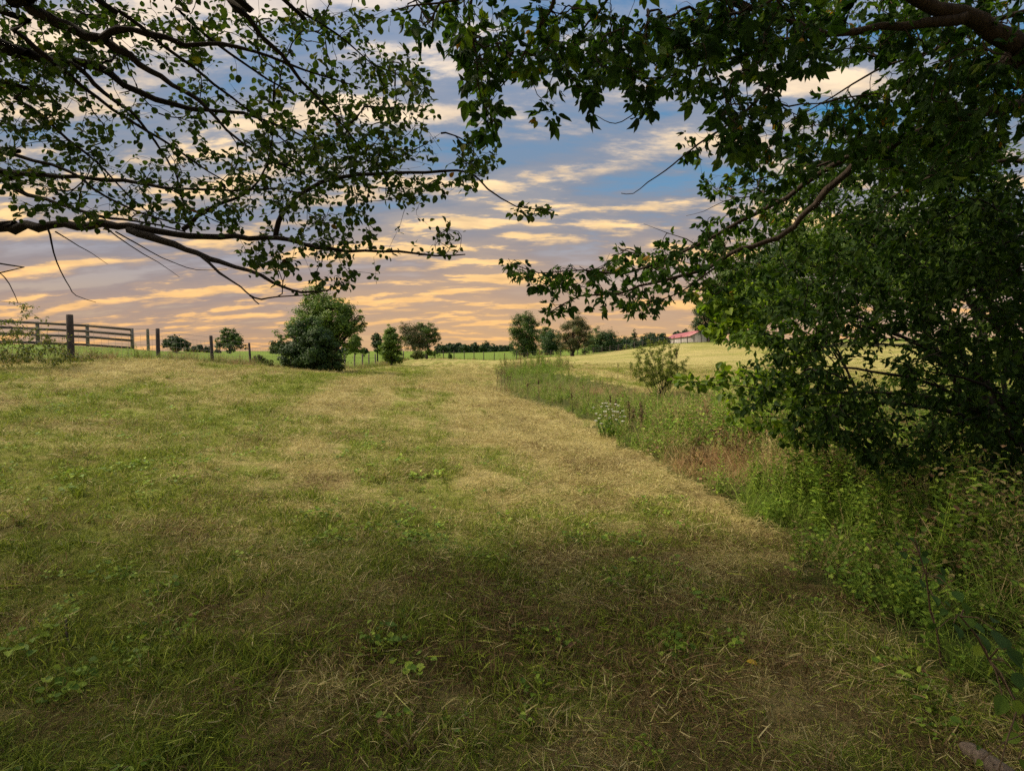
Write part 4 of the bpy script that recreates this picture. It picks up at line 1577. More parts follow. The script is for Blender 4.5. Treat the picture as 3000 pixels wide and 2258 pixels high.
def left_tree():
    t = NearTree()
    tb = np.array([-7.4, 4.4])
    tz = float(H(*tb))
    base = np.array([tb[0], tb[1], tz])
    T = lambda z, dx=0, dy=0: [tb[0] + .25 + dx, tb[1] + dy, z]
    t.world([[*tb, tz - .2], [tb[0] + .05, tb[1], tz + 1.2], [tb[0] + .2, tb[1] - .05, 3.0], [tb[0] + .35, tb[1] - .1, 4.5], [tb[0] + .6, tb[1] - .4, 6.5], [tb[0] + 1.2, tb[1] - 1, 8.5]], [.24, .20, .17, .15, .11, .05])
    h = lambda pts: [(a * .5, b * .5) for a, b in pts]       # from the enlarged view's coordinates
    t.branch(h([(-60, 985), (0, 985), (170, 972), (380, 968), (560, 990), (760, 1010), (950, 1020), (1190, 1030), (1300, 1050), (1500, 1083), (1720, 1085), (1880, 1105), (2010, 1097)]), .044, .004, 4.6, 4.1, [T(2.3)])
    t.branch(h([(560, 990), (700, 1040), (800, 1075), (950, 1130), (1080, 1170), (1220, 1240), (1300, 1262), (1420, 1250)]), .034, .005, 4.45, 3.9)
    t.branch(h([(860, 1098), (950, 1180), (1040, 1240), (1080, 1275), (1120, 1312)]), .012, .004, 4.2, 4.0)
    t.branch(h([(1080, 1275), (1130, 1290), (1200, 1280), (1330, 1272), (1420, 1250)]), .007, .003, 4.0, 3.8)
    t.branch(h([(1190, 1025), (1200, 960), (1240, 900), (1280, 855), (1400, 785), (1550, 755), (1700, 750), (1900, 738), (2030, 745), (2110, 815), (2230, 890), (2380, 905)]), .022, .003, 4.35, 4.0)
    t.branch(h([(790, 990), (860, 930), (950, 875), (1050, 840), (1120, 780), (1170, 640), (1185, 480)]), .018, .003, 4.4, 4.3)
    t.branch(h([(-60, 735), (0, 742), (200, 755), (400, 770), (600, 790), (760, 815), (1000, 820), (1200, 815), (1380, 850)]), .022, .004, 4.4, 4.0, [T(3.1)])
    t.branch(h([(-60, -70), (60, -10), (150, 30), (250, 90), (370, 150), (450, 172), (560, 240), (640, 300), (740, 365), (860, 430), (980, 560), (1080, 640)]), .046, .005, 3.5, 3.6, [T(4.9)])
    t.branch(h([(440, 168), (510, 132), (640, 145), (800, 185), (950, 190), (1100, 220), (1230, 270), (1400, 330), (1560, 380)]), .024, .003, 3.5, 3.7)
    t.branch(h([(-80, 170), (0, 200), (150, 230), (260, 268), (380, 278), (480, 320), (600, 400), (760, 450), (900, 475), (1050, 490), (1250, 560), (1400, 640)]), .040, .004, 3.8, 4.2, [T(4.4)])
    t.branch(h([(900, -120), (990, 0), (1060, 70), (1130, 150), (1220, 240), (1300, 340), (1400, 450), (1490, 550), (1560, 640), (1640, 720)]), .020, .004, 3.3, 3.9, [[-6.7, 4.0, 6.6], [-4.4, 3.0, 5.6]])
    t.branch(h([(300, 270), (380, 330), (450, 400), (560, 480), (640, 570), (690, 640), (740, 720), (770, 780), (800, 900)]), .018, .003, 3.8, 4.0)
    t.branch(h([(-60, 760), (0, 780), (120, 840), (260, 880), (420, 930), (640, 960), (800, 1000)]), .020, .005, 4.6, 4.4, [T(2.8)])
    t.branch(h([(-60, 640), (0, 655), (150, 690), (300, 740), (460, 850), (640, 930), (800, 970)]), .016, .004, 4.2, 4.1, [T(3.3)])
    t.branch(h([(-60, 330), (60, 420), (180, 500), (290, 600), (420, 700), (560, 850), (700, 960)]), .016, .003, 4.0, 4.2, [T(3.9)])
    t.branch(h([(-60, 20), (60, 130), (160, 200), (300, 330), (420, 420), (560, 520), (760, 640), (900, 740), (1060, 830)]), .022, .003, 3.7, 4.1, [T(4.6)])
    t.branch(h([(300, -80), (500, 40), (700, 190), (850, 300), (1000, 420), (1150, 540), (1350, 720)]), .016, .003, 3.3, 4.0, [[-6.9, 4.1, 5.8], [-4.8, 3.2, 5.4]])
    t.branch(h([(1150, -80), (1290, 40), (1400, 110), (1500, 180), (1600, 270), (1750, 330)]), .012, .002, 3.4, 3.8, [[-6.6, 4.0, 6.8], [-3.4, 3.0, 5.6]])
    t.branch(h([(700, -80), (760, 30), (900, 160), (1090, 300), (1300, 420), (1500, 520), (1700, 640)]), .012, .002, 3.6, 4.2, [[-6.8, 4.0, 6.2], [-4.0, 3.2, 5.4]])
    # bare hanging twigs
    t.branch(h([(205, 985), (215, 1010), (230, 1090), (265, 1170), (300, 1240), (330, 1275), (415, 1305)]), .008, .002, 4.5, 4.4)
    t.branch(h([(-40, 1130), (0, 1175), (40, 1225), (80, 1310)]), .006, .002, 4.0, 4.0, [T(2.4)])
    t.branch(h([(240, 1000), (340, 1060), (400, 1095), (465, 1140)]), .006, .0015, 4.5, 4.4)
    t.branch(h([(460, 985), (560, 1060), (680, 1130), (775, 1195)]), .006, .0015, 4.4, 4.3)
    t.branch(h([(500, 1000), (700, 1110), (850, 1165), (980, 1160)]), .006, .0015, 4.4, 4.2)
    t.branch(h([(1780, 650), (1840, 620), (1880, 590), (1905, 575)]), .004, .001, 4.0, 4.0)
    t.branch(h([(1560, 750), (1660, 700), (1760, 660), (1840, 622), (1870, 640)]), .005, .001, 4.1, 4.0)
    B = [(150, -90, 260, 60, 90), (500, -90, 250, 60, 90), (780, -110, 150, 60, 50), (-130, 100, 110, 200, 160), (-120, 420, 100, 140, 90), (60, 60, 150, 110, 150), (40, 200, 120, 90, 120), (120, 60, 220, 120, 260), (330, 60, 200, 90, 150), (560, 70, 180, 90, 130), (690, 120, 130, 110, 120), (800, 90, 60, 90, 30), (850, 190, 80, 60, 55), (60, 260, 150, 150, 240), (300, 280, 180, 110, 100),
         (500, 250, 150, 100, 110), (650, 270, 140, 100, 160), (790, 260, 110, 80, 90), (900, 150, 30, 40, 18), (880, 230, 60, 60, 30), (150, 400, 180, 70, 120), (420, 390, 150, 60, 80), (600, 370, 150, 70, 150),
         (740, 350, 130, 70, 150), (880, 350, 90, 50, 70), (1030, 330, 45, 50, 50), (550, 470, 180, 40, 100), (700, 440, 110, 45, 80), (250, 460, 200, 35, 50), (640, 535, 130, 35, 80), (760, 595, 60, 15, 14), (700, 610, 50, 15, 12),
         (880, 420, 50, 40, 30), (860, 530, 50, 22, 9), (965, 505, 38, 25, 14), (1150, 458, 42, 18, 22), (1010, 395, 40, 25, 14), (590, 565, 60, 25, 25), (930, 400, 50, 30, 20), (760, 500, 60, 25, 18), (960, 545, 40, 8, 6)]
    for b in B:
        t.blob(*b[:4], max(4, int(b[4] * (.62 if b[4] > 60 else .75))), 3.4, 5.2)
    tw, cnt = t.grow()
    root = thing('overhanging_tree', 'small leaved tree whose dark branches sweep in from the left edge', 'tree', base)
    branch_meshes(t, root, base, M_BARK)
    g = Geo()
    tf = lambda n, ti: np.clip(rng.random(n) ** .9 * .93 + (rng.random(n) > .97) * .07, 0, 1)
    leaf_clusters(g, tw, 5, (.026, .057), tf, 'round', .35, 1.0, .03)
    shade_crown(g, (-5.0, 0.4, 6.0), (4.6, 3.0, 2.0), 6400, .19)
    shade_crown(g, (-7.6, 1.4, 5.4), (3.2, 2.6, 1.7), 3400, .18)
    shade_crown(g, (-1.2, 2.3, 5.9), (3.2, 1.6, 1.3), 1800, .17)
    shade_crown(g, (-7.5, 3.5, 7.0), (3.5, 3.5, 2.0), 700, .17)
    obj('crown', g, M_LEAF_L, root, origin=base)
    # small thorny spurs give the twigs their rough look
    return t


left_tree()


def right_tree():
    t = NearTree()
    tb = np.array([6.1, 3.6])
    tz = float(H(*tb))
    base = np.array([tb[0], tb[1], tz])
    h = lambda pts: [(a * .6333 + 811, b * .6333) for a, b in pts]
    t.world([[*tb, tz - .3], [tb[0] - .02, tb[1], tz + 1.3], [tb[0] - .12, tb[1], 3.2], [tb[0] - .25, tb[1] - .1, 5], [tb[0] - .8, tb[1] - .6, 7], [tb[0] - 1.4, tb[1] - 1.6, 9]], [.30, .26, .23, .19, .13, .05])
    t.branch(h([(2330, 230), (2212, 165), (2100, 108), (1980, 52), (1850, -10), (1700, -90), (1500, -200)]), .068, .012, 3.3, 3.0, [[5.9, 3.5, 2.75]])
    t.branch(h([(2010, 60), (1950, 72), (1800, 86), (1650, 100), (1530, 110), (1400, 62), (1300, 30), (1240, 0), (1150, -60)]), .030, .006, 3.15, 3.2)
    t.branch(h([(1530, 112), (1450, 170), (1380, 250), (1310, 330), (1250, 390), (1180, 440), (1100, 490), (1040, 540), (990, 580), (930, 620), (880, 660), (838, 658)]), .014, .0022, 3.2, 3.7)
    t.branch(h([(1500, 118), (1350, 160), (1250, 190), (1130, 215), (1040, 245), (980, 265), (850, 265), (700, 262)]), .012, .003, 3.2, 3.6)
    t.branch(h([(1040, 245), (980, 310), (940, 335), (900, 372), (840, 415), (800, 418), (765, 400), (735, 383)]), .006, .0018, 3.4, 3.7)
    t.branch(h([(1300, 30), (1190, 0), (1000, -60), (850, -100), (640, -90), (420, -70)]), .016, .004, 3.2, 2.8)
    t.branch(h([(640, -40), (600, 30), (540, 120), (490, 210), (440, 280), (400, 320)]), .012, .003, 3.0, 3.2, DV(760 * .6333 + 811, -66, 3.05)[None])
    t.branch(h([(860, -98), (760, 40), (700, 110), (640, 190), (600, 270), (580, 330)]), .010, .002, 3.1, 3.4)
    t.branch(h([(420, -60), (330, -20), (220, 10), (120, 20), (50, 40)]), .010, .002, 2.7, 2.6, DV(520 * .6333 + 811, -50, 2.85)[None])
    t.branch(h([(330, -20), (320, 80), (340, 180), (350, 280), (370, 360), (420, 430)]), .008, .002, 2.8, 3.0)
    t.branch(h([(1500, -200), (1420, -60), (1320, 20), (1150, 60), (1000, 90), (880, 160)]), .012, .002, 3.1, 3.4)
    # the long pale limb that swings down to the left
    t.branch(h([(2350, 330), (2212, 355), (2080, 380), (1980, 400), (1900, 430), (1800, 470), (1740, 505), (1650, 550), (1570, 620), (1520, 670), (1470, 720), (1430, 770), (1370, 810), (1290, 835), (1200, 870), (1130, 910), (1000, 950), (900, 975), (830, 1000), (700, 1010), (600, 1060)]), .046, .004, 4.0, 4.2, [[5.9, 3.6, 2.9]])
    t.branch(h([(1780, 478), (1700, 495), (1600, 540), (1500, 600), (1400, 670), (1300, 730), (1200, 780), (1090, 840), (980, 890), (850, 930), (700, 920), (560, 930), (475, 900)]), .026, .003, 4.05, 4.5)
    t.branch(h([(1700, 530), (1560, 545), (1450, 590), (1350, 600), (1200, 640), (1160, 655)]), .012, .002, 4.0, 3.8)
    t.branch(h([(1400, 685), (1290, 670), (1190, 685), (1120, 720), (1060, 735)]), .006, .0012, 4.1, 4.1)
    t.branch(h([(1095, 838), (1060, 815), (1000, 795), (915, 762)]), .005, .0012, 4.3, 4.4)
    t.branch(h([(1220, 860), (1120, 940), (1030, 1000), (900, 1040)]), .010, .002, 4.2, 4.0)
    t.branch(h([(2212, 40), (1900, 170), (1700, 240), (1560, 330), (1400, 420)]), .016, .003, 3.6, 4.2, [[5.7, 3.5, 4.2]])
    t.branch(h([(2300, 560), (2100, 560), (1900, 600), (1750, 680), (1650, 760)]), .020, .003, 4.6, 5.2, [[5.9, 3.7, 2.3]])
    BL = [(980, -90, 200, 60, 60), (1350, -110, 250, 70, 110), (1750, -110, 250, 70, 130), (2120, -70, 200, 70, 120), (2330, 120, 100, 200, 150), (2350, 420, 110, 150, 120), (960, 30, 85, 45, 34), (1060, 80, 80, 65, 44), (1040, 170, 42, 60, 26), (1050, 250, 38, 38, 16), (1150, 80, 90, 85, 60), (1180, 225, 20, 22, 6), (1270, 90, 100, 95, 80), (1265, 195, 45, 28, 12), (1380, 115, 90, 85, 80),
          (1400, 210, 40, 22, 9), (1480, 70, 100, 70, 85), (1500, 160, 55, 45, 24), (1640, 35, 150, 55, 130), (1680, 120, 100, 50, 55), (1610, 190, 70, 50, 26), (1850, 50, 160, 70, 170), (2060, 80, 160, 100, 230),
          (2120, 200, 120, 100, 200), (1570, 265, 60, 55, 30), (1640, 265, 80, 60, 40), (1690, 330, 110, 50, 60), (1830, 260, 110, 70, 90), (1960, 230, 110, 80, 130), (1500, 305, 25, 25, 8),
          (2000, 330, 150, 60, 120), (1600, 395, 60, 40, 26), (1545, 395, 25, 25, 8), (1550, 490, 50, 25, 18), (1500, 535, 80, 25, 34), (1380, 560, 80, 26, 40), (1250, 600, 90, 30, 48), (1130, 578, 22, 16, 9), (1200, 662, 35, 22, 14),
          (1340, 635, 80, 32, 40), (1450, 595, 90, 45, 60), (1395, 665, 30, 12, 5), (1580, 580, 80, 65, 70), (1100, 565, 12, 10, 4), (1650, 440, 60, 40, 30), (1180, 605, 40, 18, 14)]
    for b in BL:
        dd = (2.5, 3.9) if b[1] < 300 and b[0] < 1800 else (3.1, 4.6) if b[1] < 350 else (3.7, 5.4)
        t.blob(*b, *dd)
    tw, cnt = t.grow()
    root = thing('overhanging_tree', 'broad leaved tree leaning in from the right edge with a long pale limb', 'tree', base)
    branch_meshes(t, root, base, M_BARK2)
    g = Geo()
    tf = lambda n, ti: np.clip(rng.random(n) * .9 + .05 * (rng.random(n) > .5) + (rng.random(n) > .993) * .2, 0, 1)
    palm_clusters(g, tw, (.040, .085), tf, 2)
    shade_crown(g, (4.4, -1.0, 6.2), (5.0, 4.2, 2.2), 1500, .19)
    shade_crown(g, (-0.5, -2.0, 6.6), (5.5, 2.6, 1.6), 1600, .20)
    shade_crown(g, (0.5, 1.0, 5.6), (5.0, 2.0, 1.5), 3600, .18)
    shade_crown(g, (7.5, 4.0, 7.0), (4.0, 4.0, 2.2), 1200, .17)
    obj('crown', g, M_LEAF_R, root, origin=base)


right_tree()


def thicket(name, label, basex, basey, stems, blobs, dr, mat, per, size, shape='oval', bark=None, nst=.03, cat='shrub', tfun=None, fan=False, thin=1.0):
    t = NearTree()
    z = float(H(basex, basey))
    base = np.array([basex, basey, z])
    for s_ in stems:
        px, py, Y, r = s_
        b = base + np.array([rng.normal(0, .15), rng.normal(0, .15), -.1])
        e = D(px, py, Y)
        m = b + (e - b) * .35 + [0, 0, .25 * np.linalg.norm(e - b)]
        if fan:
            b = b + np.array([rng.normal(0, .12), rng.normal(0, .12), 0])
            m = b + (e - b) * .5 + [0, 0, .06]
            t.world([b, b * .5 + m * .5, m, m * .5 + e * .5, e], [r, r * .8, r * .6, r * .35, .004])
            continue
        t.world([b, b * .65 + m * .35 + [0, 0, .1], m, m * .5 + e * .5 + [0, 0, .12], e], [r, r * .9, r * .65, r * .4, .004])
    for b in blobs:
        t.blob(*b[:4], max(2, int(b[4] * thin)), *(b[5:] if len(b) > 5 else dr))
    tw, cnt = t.grow()
    root = thing(name, label, cat, base)
    branch_meshes(t, root, base, bark or M_BARK, trunkname='stems')
    g = Geo()
    tf = tfun or (lambda n, ti: np.clip(rng.random(n) * .92, 0, 1))
    leaf_clusters(g, tw, per, size, tf, shape, -.2 if fan else .45, 1.0, .02)
    obj('crown', g, mat, root, origin=base)


thicket('shrub', 'tall dark shrub filling the right edge, its low arching stems rising from the bank', 5.5, 5.6,
        [(2050, 560, 5.6, .05), (1850, 700, 5.8, .045), (1750, 850, 5.6, .035), (2120, 450, 5.2, .05), (1900, 520, 6.2, .04), (2000, 800, 5.2, .04), (1760, 880, 5.4, .04), (2190, 700, 5.0, .04), (1700, 640, 6.2, .035), (1650, 790, 6.2, .03), (2150, 900, 4.8, .03)],
        [(2340, 520, 110, 150, 120), (2340, 850, 110, 160, 120), (1780, 930, 90, 40, 70), (1950, 1000, 110, 40, 90), (2200, 620, 60, 200, 200), (2210, 900, 50, 120, 90), (1760, 400, 90, 50, 70), (1880, 330, 110, 50, 110), (2060, 300, 120, 60, 150), (1680, 500, 60, 40, 30), (2150, 480, 60, 120, 120), (1960, 420, 110, 60, 90), (2110, 380, 110, 80, 150), (1870, 520, 110, 70, 110), (2060, 520, 150, 90, 230), (1750, 600, 110, 70, 110), (1900, 640, 140, 80, 190), (2100, 650, 130, 110, 260), (1720, 700, 90, 50, 80), (1830, 750, 90, 40, 50), (2040, 790, 110, 80, 130), (2150, 850, 80, 110, 170),
         (1700, 800, 90, 45, 60), (1800, 850, 110, 50, 90), (1950, 900, 130, 60, 130), (2100, 960, 110, 70, 120), (1870, 960, 60, 30, 30), (1650, 860, 50, 30, 22), (2170, 1050, 50, 60, 60)],
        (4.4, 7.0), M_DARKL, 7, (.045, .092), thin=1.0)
thicket('shrub', 'mid green shrub behind the dark thicket, its leaves catching light above the weeds', 8.6, 9.8,
        [(1700, 560, 10, .05), (1800, 480, 9.5, .05), (1900, 420, 9.5, .05), (1950, 640, 9, .05), (1650, 680, 10, .04), (1780, 740, 9, .04), (2080, 540, 9, .05)],
        [(1720, 430, 90, 60, 90), (1620, 540, 60, 50, 50), (2080, 330, 120, 60, 120), (1900, 380, 130, 60, 130), (1760, 500, 110, 60, 110), (1900, 520, 130, 80, 150), (2080, 440, 120, 90, 160), (1680, 620, 90, 60, 90), (1820, 650, 130, 70, 130), (2050, 650, 140, 90, 170), (1620, 730, 60, 30, 40), (1720, 760, 70, 25, 24), (2000, 830, 110, 50, 60), (2120, 820, 90, 80, 90)],
        (8.4, 12.0), M_THICK, 7, (.07, .12), thin=1.1, tfun=lambda n, ti: np.clip(.25 + rng.random(n) * .7, 0, 1))
thicket('sapling', 'bright yellow green sapling catching light left of the thicket, right of the barn', 8.4, 13.0,
        [(1540, 640, 12.5, .03), (1580, 680, 12.5, .03), (1620, 640, 13, .03), (1560, 720, 12.5, .02)],
        [(1545, 645, 40, 35, 34), (1590, 670, 55, 45, 44), (1640, 640, 60, 45, 40), (1570, 715, 50, 25, 26), (1660, 710, 60, 30, 26)],
        (12.0, 14.0), M_LEAF_Y, 6, (.13, .22), 'round', cat='tree')
thicket('shrub', 'low shrub with hanging yellow green leaves at the left foot of the thicket', 3.9, 6.6,
        [(1530, 830, 6.0, .014), (1600, 790, 6.2, .014), (1700, 840, 6.2, .014), (1470, 825, 6.0, .008), (1780, 800, 6.4, .014), (1640, 900, 6, .01)],
        [(1530, 825, 60, 14, 16), (1470, 822, 30, 12, 7), (1600, 800, 60, 25, 26), (1680, 830, 70, 35, 40), (1760, 850, 70, 50, 46), (1640, 900, 60, 30, 16), (1710, 930, 60, 40, 24), (1590, 870, 25, 25, 5), (1720, 770, 60, 25, 24)],
        (5.6, 7.0), M_LEAF_Y, 5, (.05, .095), 'round', tfun=lambda n, ti: np.clip(rng.random(n) ** 1.3 * .9, 0, 1))

thicket('dead_brush', 'rusty brown tangle of dead brush standing at the mown edge below the low shrub', 2.75, 8.0,
        [(1540, 930, 7.8, .008), (1590, 920, 8.2, .008), (1500, 960, 7.8, .006), (1620, 960, 8, .008), (1560, 900, 8, .006)],
        [(1555, 965, 70, 45, 130, 7.5, 8.6), (1600, 940, 60, 40, 60, 7.7, 8.8), (1510, 990, 40, 25, 40, 7.4, 8.2)],
        (7.5, 8.6), M_DEAD, 2, (.03, .06), 'oval', bark=M_STALK, cat='brush')

wst = [(1366, 788, 24.5, .016), (1375, 765, 24.2, .02), (1388, 752, 24.0, .02), (1402, 742, 25.0, .022), (1418, 748, 24.5, .022), (1433, 738, 24.8, .022), (1447, 750, 24.0, .02), (1466, 752, 25.0, .02), (1480, 778, 24.5, .016),
       (1372, 805, 24.0, .014), (1478, 806, 25, .014), (1398, 776, 25.4, .018), (1452, 778, 23.8, .018), (1424, 772, 24, .018), (1384, 790, 24.8, .016), (1462, 790, 24.2, .016)]
wbl = []
for (px_, py_, Y_, r_) in wst:
    for u_ in (.35, .5, .65, .8, .92, 1.0):
        wbl.append((1428 + (px_ - 1428) * u_, 848 + (py_ - 848) * u_, 3 + 5 * u_, 6 + 5 * u_, 4, Y_ - .35, Y_ + .35))
thicket('willow_shrub', 'wispy yellow green willow like shrub with fanning stems in the ditch', gx(1428, 24.5), 24.5,
        wst, wbl, (23.6, 25.4), M_WILLOW, 24, (.06, .13), 'narrow', cat='shrub', fan=True)

# brambly shrub at the left edge by the corner post
thicket('shrub', 'straggly brown green shrub smothering the fence left of the black corner post', -17.5, 15.4,
        [(30, 700, 15.4, .02), (80, 720, 15.4, .02), (5, 690, 15.2, .02), (120, 740, 15.4, .015), (150, 770, 15.8, .01), (45, 655, 15.3, .012), (-60, 710, 15, .02)],
        [(40, 745, 80, 35, 130), (100, 765, 60, 22, 80), (10, 715, 50, 30, 50), (65, 690, 50, 30, 24), (-60, 740, 70, 45, 90), (130, 735, 30, 20, 12), (48, 665, 22, 18, 8), (155, 775, 25, 12, 16), (5, 775, 60, 18, 50), (185, 770, 20, 10, 6)],
        (14.8, 16.0), M_BRAMBLE, 8, (.04, .08), 'oval', thin=1.0)


# ------------------------------------------------------------------ single plants of the verge
def umbel_plant():
    Y = 11.2
    flowers = [(1282, 880), (1288, 893), (1287, 908), (1300, 878), (1303, 871), (1310, 870), (1318, 872), (1313, 884), (1307, 888), (1297, 896), (1322, 884), (1330, 873), (1336, 876), (1333, 889), (1325, 897),
               (1339, 892), (1346, 887), (1340, 900), (1317, 902), (1308, 898), (1349, 899), (1331, 906), (1299, 914), (1319, 913), (1345, 909), (1294, 903), (1312, 877), (1326, 888)]
    base0 = D(1318, 935, Y)
    M_W = plain_mat('white_umbels', (.68, .68, .60), .8)
    flowers.sort()
    for i, (px, py) in enumerate(flowers):
        Yi = Y + rng.uniform(-.25, .25)
        top = D(px, py, Yi)
        b = np.array([base0[0] + (top[0] - base0[0]) * .45 + rng.normal(0, .03), Yi, 0])
        b[2] = float(H(b[0], b[1]))
        root = thing('umbel_flower', 'flat white umbel flower, ' + ORD[i + 1] + ' from the left in the patch at the mown edge', 'flower', b, 'white umbel flowers')
        g = Geo()
        p = limb_path(b, top, 5, .03, 0)
        tubes(g, p, np.linspace(.004, .0025, 5), 4)
        m = 7
        leaves(g, p[rng.integers(1, 3, m)], nrm(rng.normal(size=(m, 3)) + [0, 0, .6]), np.tile([0, 0, 1.], (m, 1)), rng.uniform(.05, .1, m), rng.random(m), 'oval')
        obj('stem', g, M_FAR_B, root, origin=b)
        g = Geo()
        R = rng.uniform(.020, .040)
        n = 70
        q = disc(n, R)
        q[:, 2] = .010 - (q[:, 0] ** 2 + q[:, 1] ** 2) * 4 + rng.normal(0, .002, n)
        q += top
        nn = nrm(np.array([0, 0, 1.]) + rng.normal(0, .35, (n, 3)))
        flakes(g, q, nn, rng.uniform(.010, .016, n), rng.random(n), .9)
        for a in np.arange(8) * math.pi / 4:
            e = top + np.array([math.cos(a) * R * .8, math.sin(a) * R * .8, .004])
            tubes(g, np.array([top - [0, 0, .025], e]), np.array([.0012, .001]), 3)
        obj('umbel', g, M_W, root, origin=b)


umbel_plant()


def dry_stalks():
    num = {'dock': 0, 'tall': 0, 'thin': 0}
    lab = {'dock': 'rusty dock stalk right of the white flowers',
           'tall': 'tall dry stalk with dark head at the tip of the weeds',
           'thin': 'thin dark dry stalk in the weeds along the ditch'}
    L = [(1358, 930, 866, 11.5, 'dock'), (1370, 935, 880, 11.6, 'dock'), (1384, 930, 868, 11.8, 'dock'), (1388, 935, 885, 11.7, 'dock'),
         (1076, 845, 800, 21.8, 'tall'), (1082, 846, 798, 21.6, 'tall'), (1090, 848, 799, 21.9, 'tall'), (1097, 846, 812, 21.5, 'tall'), (1104, 848, 806, 22, 'tall'),
         (1163, 868, 820, 18.5, 'thin'), (1140, 858, 828, 19.5, 'thin'), (1235, 895, 848, 14.5, 'thin'), (1318, 900, 855, 13, 'thin'), (1330, 905, 862, 12.6, 'thin'), (1362, 815, 790, 34, 'thin'), (1335, 812, 785, 34, 'thin'), (1450, 860, 760, 24, 'thin'), (1462, 860, 752, 24, 'thin')]
    L.sort()
    for px, py0, py1, Y, k in L:
        num[k] += 1
        top = D(px, py1, Y)
        b = np.array([gx(px, Y) + rng.normal(0, .04), Y, 0.])
        b[2] = float(H(b[0], b[1])) - .05
        root = thing('dry_stalk', lab[k] + ', ' + ORD[num[k]] + ' from left', 'plant', b, k + ' stalks')
        g = Geo()
        p = limb_path(b, top, 7, .04, 0)
        w = .004 + .0003 * Y
        tubes(g, p, np.linspace(w, w * .5, 7), 4)
        Ht = np.linalg.norm(top - b)
        for q in range(7 if k != 'dock' else 4):
            s_ = p[rng.integers(3, 7)]
            e = s_ + np.array([rng.normal(0, .12), rng.normal(0, .1), rng.uniform(.05, .2)]) * Ht * .8
            tubes(g, np.array([s_, (s_ + e) / 2 + [0, 0, -.01], e]), np.full(3, w * .45), 3)
        obj('stem', g, M_STALK, root, origin=b)
        g = Geo()
        n = 160 if k == 'dock' else 60
        u = rng.uniform(.55 if k == 'dock' else .8, 1.0, n)
        q = b + (top - b) * u[:, None] + rng.normal(0, 1, (n, 3)) * np.array([1, 1, .6]) * (.022 if k == 'dock' else .05 if k == 'tall' else .012)
        flakes(g, q, nrm(rng.normal(size=(n, 3))), rng.uniform(.012, .026, n) * (1 + Y / 40), rng.random(n), .8)
        obj('seed_head', g, M_STALK, root, origin=b)


dry_stalks()


def broadleaf_plants():
    specs = [((2075, 1330), (2130, 1660), 1.95, [(2085, 1325, .11, .75), (2060, 1345, .09, .5), (2105, 1365, .12, .55), (2150, 1360, .11, .3), (2120, 1395, .07, .95), (2140, 1435, .08, .95), (2175, 1400, .11, .3), (2165, 1500, .12, .8), (2190, 1510, .08, .9), (2205, 1590, .10, .85), (2200, 1640, .10, .85), (2120, 1640, .05, .9), (2150, 1690, .05, .9), (2195, 1450, .09, .4)],
              'climbing plant with large pale edged heart shaped leaves in the bottom right corner'),
             ((1975, 1160), (2030, 1420), 2.75, [(1960, 1160, .09, .35), (1985, 1180, .10, .4), (1945, 1190, .08, .3), (2005, 1205, .09, .45), (1975, 1220, .08, .3), (2035, 1240, .10, .4), (2060, 1275, .10, .5), (2015, 1285, .09, .45), (1990, 1250, .08, .4), (2075, 1330, .09, .5), (2045, 1315, .08, .55), (2020, 1345, .08, .4)],
              'weed with big dull dark leaves leaning over the verge above the corner plant')]
    for (tx, ty), (bx, by), Y, L, lab in specs:
        top = D(tx, ty, Y)
        bp = D(bx, by, Y + .1)
        b = np.array([max(bp[0], 2.05), Y + .1, float(H(bp[0], Y + .1)) - .03])
        root = thing('leafy_plant', lab, 'plant', b)
        g = Geo()
        p = limb_path(b, top, 8, .08, .05)
        tubes(g, p, np.linspace(.006, .003, 8), 5)
        LG = Geo()
        for px, py, sz, tn in L:
            c = D(px, py, Y + rng.uniform(-.12, .12))
            j = np.argmin(np.linalg.norm(p - c, axis=1))
            tubes(g, np.array([p[j], (p[j] + c) / 2 + [0, 0, .02], c]), np.array([.003, .0025, .002]), 4)
            d = nrm(np.array([rng.normal(0, .6) - .3, rng.normal(0, .4) - .4, -.45]))
            leaves(LG, c[None], d[None], nrm(np.array([[rng.normal(0, .3), -.6, .8]])), np.array([sz]) * .62, np.array([tn]), 'round')
            if rng.random() < .6:
                leaves(LG, c[None] + [[.03, .05, .02]], nrm(d + rng.normal(0, .5, 3))[None], nrm(np.array([[.2, -.5, .9]])), np.array([sz]) * .45, np.array([tn * .8]), 'round')
        obj('stem', g, M_STALK, root, True, origin=b)
        obj('leaves', LG, M_BROAD, root, origin=b)


broadleaf_plants()


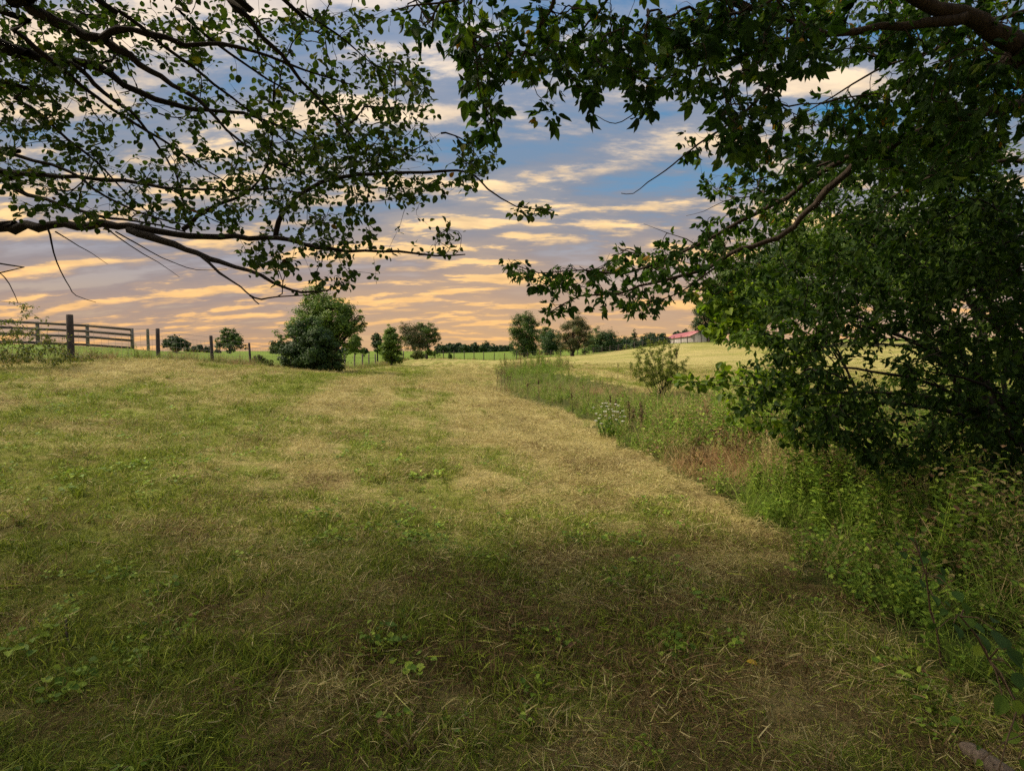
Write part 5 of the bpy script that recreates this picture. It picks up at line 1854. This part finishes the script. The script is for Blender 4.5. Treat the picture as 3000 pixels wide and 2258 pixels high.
# ------------------------------------------------------------------ small things lying on the cut grass
def on_ground(px, py):
    Y = 3.0
    for _ in range(30):
        p0 = D(px, py, 1.0) - np.array([0, 0, CAM_Z])
        z = float(H(p0[0] * Y, Y))
        k = (CAM_Z - z) / -p0[2]
        Y = .5 * Y + .5 * k
    return np.array([p0[0] * Y, Y, z])


def stick(label, pts, r, mat=None, cat='stick'):
    P = np.array([on_ground(*q) for q in pts])
    P[:, 2] += .035
    c = P.mean(0)
    g = Geo()
    PP, RR = resample(P, np.linspace(r, r * .6, len(P)), .03)
    tubes(g, PP, RR, 6)
    o = obj('twig', g, mat or M_STALK, None, True, origin=c)
    o.location = c
    tag(o, label, cat)


stick('short curved brown stick lying in the cut grass at lower left', [(143, 1341), (144, 1365), (147, 1390), (157, 1412)], .006, M_BARK2)
stick('pale straw stem lying in the grass at left, above the curved stick', [(175, 1177), (210, 1181), (268, 1189)], .004, M_STRAWSTEM, 'straw')
stick('second pale straw stem at the far left edge of the grass', [(5, 1173), (50, 1176)], .004, M_STRAWSTEM, 'straw')
stick('long thin straw stem slanting near the bottom middle', [(862, 1640), (905, 1590), (928, 1555)], .003, M_STRAWSTEM, 'straw')
stick('thick straw stem lying at the edge of the verge, lower right', [(1878, 1463), (1912, 1452), (1938, 1440)], .005, M_STRAWSTEM, 'straw')


def yellow_leaf():
    c = on_ground(1612, 1450)
    c[2] += .055
    g = Geo()
    leaves(g, np.zeros((1, 3)), np.array([[1., -.1, -.15]]), np.array([[0, -.4, 1.]]), np.array([.065]), np.array([.9]), 'oval')
    o = obj('fallen_leaf', g, plain_mat('yellow_leaf', (.62, .40, .02), .5))
    o.location = c
    tag(o, 'single fallen yellow leaf on the dark grass at lower right', 'leaf')


yellow_leaf()


def pale_log():
    a, b = on_ground(2075, 1632), on_ground(2190, 1700)
    a[2] += .05
    b[2] += .03
    g = Geo()
    p = limb_path(a, b, 8, .06, 0)
    tubes(g, p, np.array([.012, .03, .034, .036, .035, .036, .034, .03]), 9)
    c = (a + b) / 2
    o = obj('fallen_branch', g, bark_mat('pale_bare_wood', (.08, .06, .045), (.20, .155, .12), 10, .8), None, True, origin=c)
    o.location = c
    tag(o, 'pale weathered branch lying in the bottom right corner', 'branch')


pale_log()
